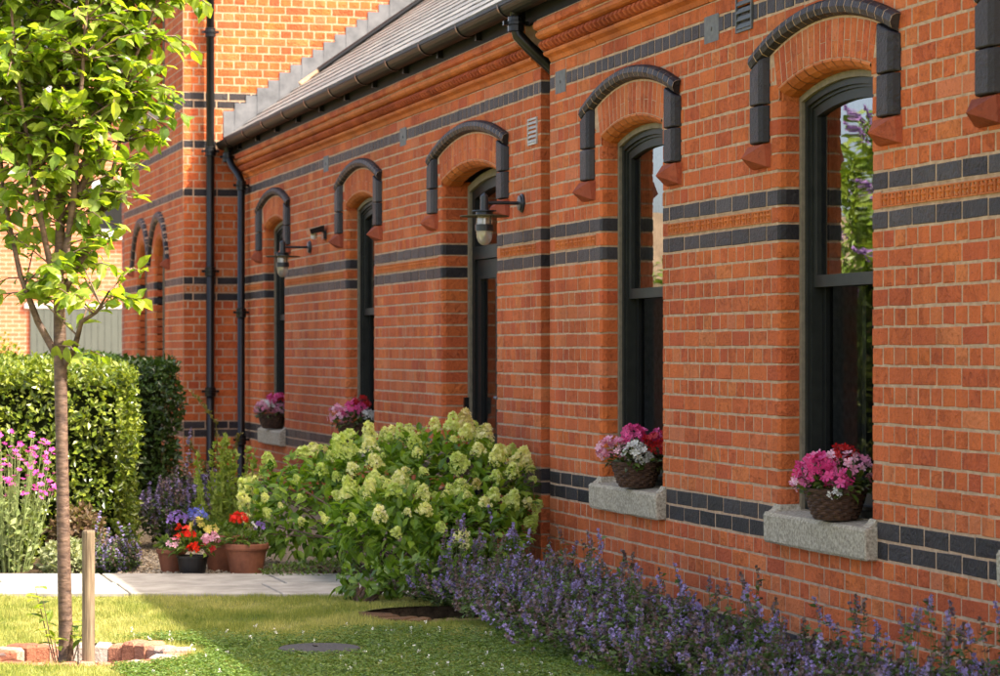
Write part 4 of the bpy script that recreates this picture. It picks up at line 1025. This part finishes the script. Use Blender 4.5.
def bush(name, label, cat, lobes, n, size, cols, core=True, leaf=LEAF_S, spec=.5, inner=.75):
    c = lobes[0][0]; t = thing(name, label, cat, (c[0], c[1], 0)); P, D = lobes_sample(lobes, n, inner)
    mb = MB(); k = len(P); d = norm(D*.4+rdir(k)*.8); up = norm(D+np.array((0, 0, .6))+RNG.normal(0, .4, (k, 3)))
    scatter(mb, *leaf, P, d, up, RNG.uniform(size*.7, size*1.3, k), RNG.random(k)); mb.build('foliage', leafmat(name+'_leaf', cols, .3, .4, 'attr', spec), t, kind='stuff')
    mb = MB()
    for i in range(7):
        l = random.choice(lobes); e = Vector(l[0])+Vector((random.uniform(-.5, .5)*l[1][0], random.uniform(-.5, .5)*l[1][1], random.uniform(-.2, .5)*l[1][2]))
        b = Vector((c[0]+random.uniform(-.08, .08), c[1]+random.uniform(-.08, .08), -.01)); mb.tube([b, b.lerp(e, .5)+Vector((0, 0, .05)), e], [.012, .009, .004], 6)
    mb.build('stems', M['bark'], t)
    return t
bush('golden_shrub', 'small yellow-green shrub rising behind the sunlit hedge', 'shrub', [((-20.6, -2.75, .85), (.42, .38, .62)), ((-20.4, -2.45, .6), (.3, .3, .5))], 3200, .045, [(.12,.17,.015), (.20,.25,.025), (.28,.31,.05)])
# shrubs and a shed across the garden, seen mirrored in the window panes
bd = bush('flowering_shrub', 'tall arching shrub with mauve flower spikes mirrored in the nearest window', 'shrub', [((-22.2, -5.6, 1.7), (.9, 1.0, 1.6)), ((-21.6, -5.0, 2.7), (.6, .55, .9)), ((-22.6, -6.2, 2.9), (.8, .7, 1.0))], 9500, .10, [(.09,.16,.02), (.16,.25,.03), (.25,.33,.05)])
M['mauve'] = leafmat('mauve_petal', [(.30,.16,.42), (.42,.25,.55)], .3, .6, tcol=(1, 1, 1.1))
P, D = lobes_sample([((-22.2, -5.6, 1.7), (.95, 1.05, 1.65)), ((-21.6, -5.0, 2.7), (.65, .6, .95))], 80, 1.0); mb = MB()
for i in range(len(P)):
    d = norm(D[i]+np.array((0, 0, .6))); m = 60; f = RNG.random(m)
    scatter(mb, *PETALQ, P[i]+d*f[:, None]*.22+RNG.normal(0, .022, (m, 3))*(1-f[:, None]*.8), rdir(m), rdir(m), np.full(m, .022), RNG.random(m))
mb.build('flower_spikes', M['mauve'], bd, kind='stuff')
bush('garden_shrub', 'bright green rounded shrub mirrored in the middle window', 'shrub', [((-27.3, -5.0, 1.1), (1.2, 1.1, 1.2)), ((-28.5, -6.2, 1.3), (1.3, 1.2, 1.3))], 6500, .09, [(.08,.15,.015), (.13,.21,.02), (.19,.27,.04)])
sh = thing('garden_shed', 'brown-roofed garden shed beyond the shrubs mirrored in the window', 'shed', (-33, -8, 0))
M['shedwall'] = simple('shed_boards', (.20,.12,.07), .9, nscale=6); M['shedroof'] = simple('shed_roof', (.24,.17,.11), .9, nscale=6)
mb = MB(); mb.box((-35, -9.8, 0), (-31.5, -6.2, 2.1)); mb.build('wall', M['shedwall'], sh)
mb = MB(); mb.add([(-31.3, -10, 2.05), (-31.3, -6, 2.05), (-33.2, -6, 3.1), (-33.2, -10, 3.1), (-35.2, -10, 2.05), (-35.2, -6, 2.05)], [(0, 1, 2, 3), (3, 2, 5, 4), (0, 3, 4), (1, 5, 2)]); mb.build('roof', M['shedroof'], sh)

# ---- hydrangea
HL = [((-15.6, -1.16, .33), (.55, .42, .34)), ((-15.5, -.80, .44), (.55, .44, .36)), ((-15.1, -.50, .50), (.50, .40, .35)), ((-14.78, -.30, .46), (.36, .28, .27)), ((-14.5, -.95, .32), (.40, .34, .22)), ((-14.35, -.52, .26), (.40, .34, .24))]
hy = thing('hydrangea_bush', 'large hydrangea bush with pale lime flower heads against the brick wall', 'bush', (-15.1, -.75, 0))
P, D = lobes_sample(HL, 4300, .60); k = wall_clear(P); P, D = P[k], D[k]; n = len(P)
d = norm(D*.6+rdir(n)*.7+np.array((0, 0, -.15))); up = norm(D*.5+np.array((0, 0, 1.))+RNG.normal(0, .3, (n, 3)))
mb = MB(); scatter(mb, *LEAF_L, P, d, up, RNG.uniform(.05, .095, n), RNG.random(n)); mb.build('foliage', leafmat('hydrangea_leaf', [(.065,.145,.017), (.12,.23,.024), (.19,.31,.035), (.28,.39,.06)], .4, .42, 'attr', .4), hy, kind='stuff')
mb = MB(); P, D = lobes_sample(HL, 70, .8)
for p in P:
    b = Vector((-15.0+random.uniform(-.35, .4), -.7+random.uniform(-.25, .25), -.01)); e = Vector(p)
    if e.y > -.03: continue
    mb.tube([b, b.lerp(e, .55)+Vector((0, 0, .08)), e], [.006, .005, .003], 5, cap=False)
mb.build('stems', M['bark'], hy)
def head_mesh(seed):
    rg = np.random.default_rng(seed); m = 125; z = rg.uniform(0, 1, m); t = rg.uniform(0, 2*PI, m); rad = (.52*np.sqrt(np.clip(1-z*.95, .05, 1)))*rg.uniform(.72, 1.05, m)*(1+.22*np.sin(3*t+seed))
    p = np.stack([rad*np.cos(t), rad*np.sin(t), z*.85-.1], -1); nrm = norm(p-np.array((0, 0, .05)))
    mb = MB(); x = rdir(m); scatter(mb, *FLOWER4, p, x, nrm+rg.normal(0, .35, (m, 3)), rg.uniform(.18, .30, m), rg.random(m)); return mb.mesh('flower_head', M['limeflower'])
M['limeflower'] = leafmat('hydrangea_flower', [(.64,.70,.20), (.78,.80,.32), (.86,.86,.46), (.90,.88,.58)], .4, .6, 'attr', .2, tcol=(1.1,1.1,.8), tint=[(0, (.70,.82,.45)), (.35, (.92,.98,.75)), (.7, (1.05,1.02,.95)), (.92, (1.08,1.05,1.2)), (1, (.85,.70,.55))])
HM = [head_mesh(i) for i in range(6)]
P, D = lobes_sample(HL, 520, 1.0); k = wall_clear(P, -.06) & (D[:, 2] > -.25); P, D = P[k], D[k]; used = []
for p, d in zip(P, D):
    if len(used) > 125: break
    if any(np.linalg.norm(p-u) < .092 for u in used): continue
    if d @ np.array((CF.x, CF.y, 0)) > .55: continue
    used.append(p); s = random.choice((.035, .05, .06, .075, .09, .11))*random.uniform(.85, 1.15); dd = Vector(norm(d*.8+np.array((0, 0, .75))+RNG.normal(0, .15, 3)))
    inst('flower_head', random.choice(HM), hy, Matrix.Translation(Vector(p)+dd*.01) @ dd.to_track_quat('Z', 'Y').to_matrix().to_4x4() @ Matrix.Rotation(random.uniform(0, 6), 4, 'Z') @ Matrix.Diagonal((s*random.uniform(.8, 1.2), s, s*random.uniform(.75, 1.35), 1)))

# ---- catmint
M['catstem'] = leafmat('catmint_leaf', [(.050,.095,.025), (.085,.14,.040), (.13,.19,.065)], .25, .6)
M['catflower'] = leafmat('catmint_flower', [(.14,.088,.066), (.20,.135,.115), (.215,.16,.20), (.255,.20,.37), (.35,.28,.55)], .25, .6, tcol=(1, 1, 1.1))
def catmint(name, label, c, rad, h, nst, group=None, spike=.25, scale=1.0, xr=1.0):
    t = thing(name, label, 'catmint', (c[0], c[1], 0), group); st = MB(); lf = MB(); fl = MB()
    LP = []; LDr = []; FP = []; FR = []
    for i in range(nst):
        a = random.uniform(0, 2*PI); rr = math.sqrt(random.random()); b = Vector((c[0]+.35*rad*rr*math.cos(a)*xr, c[1]+.35*rad*rr*math.sin(a), -.01))
        lean = rad*rr*random.uniform(.5, 1.05); H = h*(1.0-.35*rr*rr)*random.uniform(.55, 1.12)
        if random.random() < spike*.30: H += random.uniform(.05, .28)*scale; lean *= .7
        e = Vector((c[0]+lean*math.cos(a)*xr+b.x*0, c[1]+lean*math.sin(a), max(.06, H)))
        if e.y > -.03: e.y = -.03-random.random()*.05
        m = b.lerp(e, .55)+Vector((math.cos(a)*.05, math.sin(a)*.05, -.01)); P = [b, m, e]
        st.tube(P, [.0018, .0015, .001], 3, cap=False)
        B2 = lambda f: (b*(1-f)*(1-f)+(m*2-(b+e)/2)*2*f*(1-f)+e*f*f)
        for j in range(24):
            f = random.uniform(.10, .9); LP.append(B2(f)); LDr.append((random.gauss(0, 1), random.gauss(0, 1), random.gauss(.2, .4)))
        tl = random.uniform(.07, .16)/max(.15, (e-b).length); sv = random.choice((.05, .2, .3, .45, .7, .9, .95)); nw = random.randint(6, 9)
        for w in range(nw):
            f = 1-tl*(w/nw)*(1+.5*(w > nw-2)); q = B2(f); s = .0075*(.45+.75*w/nw)
            for u in range(random.randint(3, 6)):
                FP.append((q.x+random.gauss(0, s), q.y+random.gauss(0, s), q.z+random.gauss(0, .003))); FR.append(min(1, max(0, sv+random.gauss(0, .18))))
    st.build('stems', M['catstem'], t, kind='stuff'); n = len(LP)
    scatter(lf, *LEAF_S, np.array(LP), np.array(LDr), np.tile((0, 0, 1.), (n, 1))+RNG.normal(0, .4, (n, 3)), RNG.uniform(.018, .042, n)*scale, RNG.random(n)); lf.build('foliage', M['catstem'], t, kind='stuff')
    n = len(FP); scatter(fl, *PETALQ, np.array(FP), rdir(n), rdir(n), RNG.uniform(.007, .0145, n)*scale, np.array(FR)); fl.build('flowers', M['catflower'], t, kind='stuff')
    return t
random.seed(5)
CT_ = [('farthest catmint clump, beside the brown brick ring', (-13.2, -.74), .48, .38), ('second catmint clump from the hydrangea, below the wall chase', (-12.65, -.62), .52, .44),
       ('third catmint clump from the hydrangea, below the middle window sill', (-12.0, -.70), .56, .42), ('middle of the purple catmint row along the wall foot', (-11.35, -.70), .58, .40),
       ('catmint clump below the wall between the two nearest sills', (-10.7, -.70), .58, .37), ('catmint clump below the nearest window sill', (-10.05, -.62), .55, .32), ('catmint clump at the lower right with tall spikes', (-9.4, -.50), .52, .28), ('catmint clump just left of the bottom right corner', (-8.8, -.42), .5, .28), ('last catmint clump, cut by the right edge of the view', (-8.25, -.36), .45, .42)]
for lb, c, r, h in CT_: catmint('catmint', 'mauve-flowered '+lb, c, r, h*.62, 250, 'catmint along the foot of the wall')
catmint('catmint', 'grey-mauve catmint clump on the gravel behind the flower pots', (-17.35, -1.62), .44, .50, 330, None, .3, 1.1)
catmint('catmint', 'small blue-flowered clump at the path edge under the sunlit hedge', (-15.62, -2.36), .20, .20, 110, None, .2, .9)

# ---- rose campion and other small plants by the hedge
M['campstem'] = leafmat('silver_green_stem', [(.14,.20,.06), (.22,.28,.10), (.31,.35,.16)], .2, .7)
M['magenta'] = leafmat('magenta_petal', [(.50,.035,.26), (.62,.06,.36), (.70,.10,.42)], .25, .5, 'obj', tcol=(1, .8, 1))
rc = thing('rose_campion', 'silver-stemmed plant with many magenta flowers in front of the sunlit hedge', 'plant', (-15.85, -2.93, 0))
fm = MB(); fm.add(*FLOWER5); FLM = fm.mesh('flower', M['magenta']); st = MB(); LP = []; LDr = []; random.seed(9)
for i in range(85):
    a = random.uniform(0, 2*PI); rr = math.sqrt(random.random()); b = Vector((-15.85+.10*rr*math.cos(a), -2.93+.12*rr*math.sin(a), -.01)); H = random.uniform(.45, .83)
    e = Vector((-15.85+.24*rr*math.cos(a), -2.93+.29*rr*math.sin(a), H)); m = b.lerp(e, .6); st.tube([b, m, e], [.004, .003, .002], 5, cap=False)
    for j in range(12): LP.append(b.lerp(e, random.uniform(.03, .65))); LDr.append((random.gauss(0, .6), random.gauss(0, .6), random.gauss(.7, .4)))
    for q in range(random.randint(1, 3)):
        e2 = m.lerp(e, .6)+Vector((random.uniform(-.07, .07), random.uniform(-.07, .07), random.uniform(.03, .12))) if q else e; st.tube([m.lerp(e, .5), e2], [.002, .0015], 4, cap=False)
        if random.random() < .85:
            up = Vector((random.gauss(.4, .4), random.gauss(.1, .4), 1)).normalized()
            inst('flower', FLM, rc, Matrix.Translation(e2) @ up.to_track_quat('Z', 'Y').to_matrix().to_4x4() @ Matrix.Scale(random.uniform(.034, .048), 4))
st.build('stems', M['campstem'], rc, kind='stuff'); mb = MB(); n = len(LP); scatter(mb, *LEAF_S, np.array(LP), np.array(LDr), RNG.normal(0, 1, (n, 3)), RNG.uniform(.025, .065, n), RNG.random(n)); mb.build('foliage', M['campstem'], rc, kind='stuff')
bush('silver_edging_plant', 'low silvery plant at the path edge between campion and tree trunk', 'plant', [((-15.58, -2.62, .07), (.16, .15, .13))], 1200, .035, [(.16,.20,.09), (.26,.29,.15), (.34,.36,.2)], spec=.2)
bush('dark_leaved_plant', 'small bronze-leaved plant at the foot of the sunlit hedge', 'plant', [((-16.0, -2.52, .17), (.17, .16, .2))], 900, .05, [(.08,.045,.03), (.14,.09,.05), (.20,.16,.08)], spec=.2)
bush('edging_groundcover', 'low green creeping plant along the path beneath the hydrangea', 'plant', [((-15.02, -1.15, .02), (.22, .45, .07)), ((-14.9, -.8, .03), (.25, .4, .08))], 1500, .025, [(.05,.10,.015), (.09,.15,.02), (.14,.2,.03)])
bush('leafy_seedling', 'bright green leafy seedling at the end of the paved path', 'plant', [((-13.45, -1.28, .10), (.16, .17, .09)), ((-13.3, -1.1, .13), (.12, .14, .09))], 420, .055, [(.06,.13,.015), (.10,.19,.02), (.15,.24,.03)], leaf=LEAF_L)
# tall feathery plant and flower spires behind the pots
def spire_plant(name, label, c, stems, leafn, size, cols, droop=0):
    t = thing(name, label, 'plant', (c[0], c[1], 0)); st = MB(); LP = []; LDr = []
    for (dx, dy, h, bend) in stems:
        P = [Vector((c[0]+dx*.3, c[1]+dy*.3, 0)), Vector((c[0]+dx*.7, c[1]+dy*.7, h*.5)), Vector((c[0]+dx, c[1]+dy, h*.8)), Vector((c[0]+dx+bend[0], c[1]+dy+bend[1], h))]; st.tube(P, [.004, .0035, .003, .0015], 5)
        for j in range(leafn):
            f = random.uniform(.12, 1)*3; i = min(2, int(f)); LP.append(P[i].lerp(P[i+1], f-i)); LDr.append((random.gauss(0, 1), random.gauss(0, 1), random.gauss(1.0, .5)))
    mt = leafmat(name+'_leaf', cols, .3, .5); st.build('stems', mt, t, kind='stuff'); mb = MB(); n = len(LP)
    scatter(mb, *LEAF_S, np.array(LP), np.array(LDr), RNG.normal(0, 1, (n, 3)), RNG.uniform(size*.6, size*1.3, n), RNG.random(n)); mb.build('foliage', mt, t, kind='stuff'); return t
spire_plant('feathery_plant', 'upright feathery green plant standing behind the terracotta pots', (-15.95, -1.64), [(random.gauss(0, .07), random.gauss(0, .08), random.uniform(.4, .82), (0, .01)) for _ in range(26)], 90, .035, [(.14,.21,.03), (.21,.28,.045), (.29,.34,.07)])
spire_plant('seed_spire_plant', 'tall plant with leaning brown-green seed spires beside the corner downpipe', (-17.75, -1.36), [(.0, -.05, 1.02, (-.02, -.16)), (.0, -.16, .72, (0, -.10)), (.0, .06, .74, (0, .06)), (.02, .0, .6, (0, .02)), (.0, -.10, .55, (0, -.02))], 120, .03, [(.11,.11,.025), (.16,.15,.035), (.20,.16,.05)])

# ---- pots
M['terracotta'] = simple('terracotta_pot', (.16,.050,.022), .75, nscale=14, col2=(.26,.088,.042), bstr=.2, bdist=.004)
M['blackpot'] = simple('black_plastic_pot', (.010,.010,.011), .35, nscale=14, spec=.4)
PET = {k: leafmat(k+'_petal', v, .25, .5, tcol=(1, 1, 1)) for k, v in dict(scarlet=[(.70,.015,.008), (.86,.035,.012)], pink=[(.74,.20,.34), (.84,.38,.50), (.90,.55,.63)], rose=[(.70,.04,.19), (.82,.08,.30), (.88,.18,.42)],
       white=[(.72,.72,.66), (.84,.83,.78)], yellow=[(.75,.62,.10), (.82,.72,.22)], blue=[(.10,.13,.50), (.18,.20,.62)], violet=[(.22,.10,.45), (.38,.25,.62)], crimson=[(.42,.008,.012), (.58,.02,.02)]).items()}
M['potleaf'] = leafmat('bedding_leaf', [(.06,.11,.015), (.10,.17,.02), (.17,.24,.05)], .3, .45); M['begleaf'] = leafmat('begonia_leaf', [(.035,.055,.012), (.06,.10,.016), (.10,.15,.025), (.07,.03,.02)], .25, .3, spec=.6)
def petals(parent, mat, name, c, r, n, size, flat=1.0, tmpl=FLOWER5, zmin=-.1):
    c = np.array(c); d = rdir(n, zmin, 1); p = c+d*np.array((r, r, r*flat))*RNG.uniform(.8, 1.05, (n, 1)); mb = MB()
    scatter(mb, *tmpl, p, rdir(n), d+RNG.normal(0, .3, (n, 3)), RNG.uniform(size*.8, size*1.2, n), RNG.random(n)); return mb.build(name, mat, parent, kind='stuff')
def leaves(parent, mat, c, r, n, size, flat=.6, zmin=-.4, tmpl=LEAF_L):
    c = np.array(c); d = rdir(n, zmin, 1); p = c+d*np.array((r, r, r*flat))*RNG.uniform(.45, .98, (n, 1)); mb = MB()
    scatter(mb, *tmpl, p, norm(d+rdir(n)*.7), d*.5+np.array((0, 0, 1.))+RNG.normal(0, .4, (n, 3)), RNG.uniform(size*.7, size*1.3, n), RNG.random(n)); return mb.build('foliage', mat, parent, kind='stuff')
def pot(name, label, c, r, h, mat, rim=True):
    t = thing(name, label, 'flower pot', (c[0], c[1], 0)); mb = MB()
    pr = [(r*.70, 0), (r*.76, h*.2), (r*.86, h*.55), (r*.93, h*.78), (r*.935, h*.80), (r*1.02, h*.81), (r*1.04, h*.86), (r*1.03, h*.97), (r*1.0, h), (r*.92, h), (r*.9, h*.93)] if rim else [(r*.78, 0), (r*.82, h*.2), (r*.95, h*.9), (r*1.03, h*.92), (r*1.03, h), (r*.95, h), (r*.93, h*.92)]
    mb.lathe(pr, 28, (c[0], c[1], 0)); mb.build('pot', mat, t, smooth=False)
    mb = MB(); C = circ(c, r*.92, 24); mb.add([(x, y, h*.93) for x, y in C], [tuple(range(24))]); mb.build('soil', M['soil'], t); return t
p1 = pot('black_pot', 'black plastic pot of mixed red, yellow and violet flowers by the path', (-15.27, -1.93), .092, .115, M['blackpot'], False)
c = (-15.27, -1.93, .16); leaves(p1, M['potleaf'], c, .13, 260, .04)
for nm, k, off, r, n, s in (('red_flowers', 'scarlet', (.03, -.05, .06), .055, 16, .035), ('red_flowers', 'scarlet', (.10, -.01, .0), .025, 5, .05), ('crimson_flowers', 'crimson', (.06, .06, -.01), .04, 8, .036), ('pink_flowers', 'pink', (.07, .085, .04), .04, 14, .034), ('pink_flowers', 'pink', (.05, -.10, .02), .035, 10, .034),
                            ('yellow_flowers', 'yellow', (-.01, .03, .10), .045, 10, .038), ('yellow_flowers', 'yellow', (.02, .09, .085), .03, 6, .034), ('violet_flowers', 'violet', (-.05, -.07, .13), .05, 22, .026), ('blue_flowers', 'blue', (-.06, .03, .15), .05, 26, .024)):
    petals(p1, PET[k], nm, np.array(c)+np.array(off)*1.15, r*1.2, int(n*1.5), s*1.1)
p2 = pot('terracotta_pot', 'round terracotta pot with red geranium and pale violas nearest the hydrangea', (-15.22, -1.625), .128, .185, M['terracotta'])
c = np.array((-15.22, -1.625, .215)); leaves(p2, M['potleaf'], c+(0, -.02, -.01), .13, 170, .036, .4)
petals(p2, PET['scarlet'], 'red_geranium', c+(0, -.045, .10), .050, 95, .024); petals(p2, PET['violet'], 'violet_violas', c+(.03, .075, .06), .03, 6, .034); petals(p2, PET['white'], 'white_violas', c+(.0, .04, .065), .025, 5, .026)
p3 = pot('tall_terracotta_pot', 'taller plain terracotta pot half hidden behind the geranium pot', (-15.55, -1.70), .135, .215, M['terracotta']); leaves(p3, M['potleaf'], (-15.55, -1.70, .23), .10, 90, .04, .5)
p4 = pot('small_terracotta_pot', 'small terracotta pot peeping out behind the black flower pot', (-15.50, -2.02), .085, .14, M['terracotta']); leaves(p4, M['potleaf'], (-15.50, -2.02, .16), .09, 70, .04, .5)

# ---- window baskets
M['wicker'] = simple('brown_wicker', (.028,.011,.005), .75, nscale=40, col2=(.10,.044,.02), bstr=.4, bdist=.004)
def basket_mesh():
    mb = MB(); rows = 8; H = .128; seg = 52
    for r in range(rows):
        z = .010+H*(r+.5)/rows; R = .100+.040*(r/(rows-1))**.8; V = []
        for i in range(seg):
            t = 2*PI*i/seg; off = .0045*math.sin(13*t+PI*(r % 2)); rr = R+off
            for q in range(5): a = 2*PI*q/5; V.append(((rr+.0065*math.cos(a))*math.cos(t), (rr+.0065*math.cos(a))*math.sin(t), z+.0105*math.sin(a)))
        mb.add(V, np.array([(i*5+q, i*5+(q+1) % 5, ((i+1) % seg)*5+(q+1) % 5, ((i+1) % seg)*5+q) for i in range(seg) for q in range(5)]))
    mb.lathe([(0, .002), (.098, .002), (.100, .02)], 26)
    mb.lathe([(.134, .130), (.148, .134), (.150, .144), (.142, .150), (.130, .145)], 30, jit=.015)
    return mb.mesh('basket', M['wicker'])
BKM = basket_mesh()
def window_basket(label, x, y, mix, s=1.0):
    z = .603; t = thing('flower_basket', label, 'flower basket', (x, y, z), 'wicker flower baskets on the window sills')
    s *= .88
    inst('basket', BKM, t, Matrix.Translation((x, y, z)) @ Matrix.Rotation(random.uniform(0, 3), 4, 'Z') @ Matrix.Scale(s, 4))
    mb = MB(); C = circ((x, y), .13*s, 20); mb.add([(a, b, z+.13*s) for a, b in C], [tuple(range(20))]); mb.build('soil', M['soil'], t)
    c = np.array((x, y, z+.168*s)); leaves(t, M['begleaf'], c+(0, 0, -.01), .168*s, 260, .042, .55, -.45)
    for nm, k, off, r, n, sz in mix: petals(t, PET[k], nm, c+np.array(off)*s*1.12+(0, 0, -.006), r*s*1.2, int(n*1.15), sz*1.12, .85, FLOWER5, -.5)
window_basket('wicker basket of rose and pink begonias on the nearest window sill', -10.20, -.01, [('rose_flowers', 'rose', (-.02, -.07, .05), .085, 60, .042), ('pink_flowers', 'pink', (.03, .07, .06), .085, 42, .038), ('rose_flowers', 'rose', (.09, -.02, .02), .05, 22, .042), ('red_flowers', 'crimson', (-.02, .05, .125), .05, 22, .036), ('white_flowers', 'white', (.12, -.05, -.03), .022, 6, .034), ('pink_flowers', 'pink', (-.05, -.03, .11), .045, 14, .038), ('pink_flowers', 'pink', (-.08, -.11, .0), .05, 16, .036)])
window_basket('wicker basket of white, pink and dark red begonias on the middle window sill', -12.88, -.005, [('pink_flowers', 'pink', (-.04, -.12, .05), .075, 48, .038), ('rose_flowers', 'rose', (-.05, .0, .12), .06, 34, .04), ('white_flowers', 'white', (.09, -.03, .03), .07, 34, .044), ('red_flowers', 'crimson', (.06, .10, .07), .075, 52, .042), ('rose_flowers', 'rose', (-.02, .13, .12), .04, 16, .04)])
window_basket('wicker basket of pink and red begonias rising behind the hydrangea', -19.85, -.01, [('pink_flowers', 'pink', (0, -.11, .04), .08, 46, .04), ('rose_flowers', 'rose', (.03, -.02, .07), .08, 46, .042), ('red_flowers', 'crimson', (-.02, .04, .12), .06, 30, .04), ('white_flowers', 'white', (.06, .09, .04), .05, 22, .04)], 1.1)
window_basket('wicker basket of pink and white begonias on the farthest window sill', -23.45, -.015, [('rose_flowers', 'rose', (.02, .03, .10), .085, 46, .042), ('pink_flowers', 'pink', (.04, -.09, .04), .075, 40, .04), ('white_flowers', 'white', (.08, -.04, .08), .045, 16, .038), ('red_flowers', 'crimson', (.0, .08, .13), .04, 14, .04), ('pink_flowers', 'pink', (.09, .05, .03), .05, 18, .04)])

# ---- wall lamps and floodlight
def wall_lamp(label, x, z):
    t = thing('wall_lamp', label, 'wall lamp', (x, 0, z), 'bracket lamps on the brick wall'); L = .235
    def cyl_y(mb, r, y0, y1, n=16): mb.tube([(x, y0, z), (x, y1, z)], r, n)
    mb = MB(); mb.tube([(x, .0, z), (x, -.012, z), (x, -.016, z), (x, -.026, z), (x, -.030, z)], [.055, .055, .047, .045, .02], 20); mb.build('wall_plate', M['metal_dark'], t)
    mb = MB(); mb.tube([(x, -.02, z), (x, -L, z)], .0105, 10); mb.build('arm', M['metal_dark'], t)
    c = (x, -L, z)
    mb = MB(); mb.lathe([(.0, .060), (.010, .052), (.024, .038), (.025, -.045), (.03, -.047)], 14, c); mb.build('finial', M['metal_dark'], t)
    mb = MB(); mb.lathe([(.0, -.044), (.072, -.046), (.073, -.051), (.05, -.052), (.052, -.074), (.0, -.074)], 24, c); mb.build('cap', M['metal_dark'], t)
    mb = MB(); mb.lathe([(.045, -.070), (.143, -.077), (.145, -.080), (.143, -.083), (.045, -.078)], 32, c); mb.build('shade_disc', M['lampdisc'], t)
    mb = MB(); mb.lathe([(.046, -.080), (.048, -.135), (.048, -.178), (.046, -.205), (.036, -.232), (.020, -.247), (.0, -.252)], 22, c); mb.build('glass', M['lampglass'], t, smooth=True)
    mb = MB(); mb.lathe([(.050, -.128), (.054, -.129), (.054, -.166), (.050, -.167)], 24, c); mb.build('band', M['metal_dark'], t)
    for q in range(3):
        a = q*2*PI/3+.5; mb = MB(); mb.tube([(x+.052*math.cos(a), -L+.052*math.sin(a), z-.078), (x+.052*math.cos(a), -L+.052*math.sin(a), z-.13)], .003, 6); mb.build('cage_rod', M['metal_dark'], t)
    mb = MB(); mb.lathe([(.0, -.09), (.015, -.09), (.017, -.15), (.014, -.19), (.0, -.20)], 12, c); mb.build('bulb', M['white'], t)
wall_lamp('dark bracket lamp with wide disc shade beside the door', -15.08, 2.17)
wall_lamp('smaller-looking far bracket lamp with disc shade beside the farthest window', -21.72, 2.16)
fl = thing('security_light', 'small black security light on the wall between the two far windows', 'security light', (-21.05, 0, 2.23))
mb = MB(); mb.box((-21.10, -.03, 2.20), (-21.02, .0, 2.27)); mb.build('bracket', M['metal_dark'], fl)
mb = MB(); mb.add([(-21.14, -.14, 2.235), (-20.98, -.14, 2.235), (-20.98, -.03, 2.26), (-21.14, -.03, 2.26), (-21.14, -.15, 2.275), (-20.98, -.15, 2.275), (-20.98, -.03, 2.31), (-21.14, -.03, 2.31)], [(0, 3, 2, 1), (4, 5, 6, 7), (0, 1, 5, 4), (1, 2, 6, 5), (2, 3, 7, 6), (3, 0, 4, 7)]); mb.build('housing', M['pipe'], fl)
mb = MB(); mb.lathe([(.0, -.05), (.018, -.045), (.026, -.025), (.026, .0)], 14, (-21.06, -.10, 2.245)); mb.build('sensor_lens', M['white'], fl)
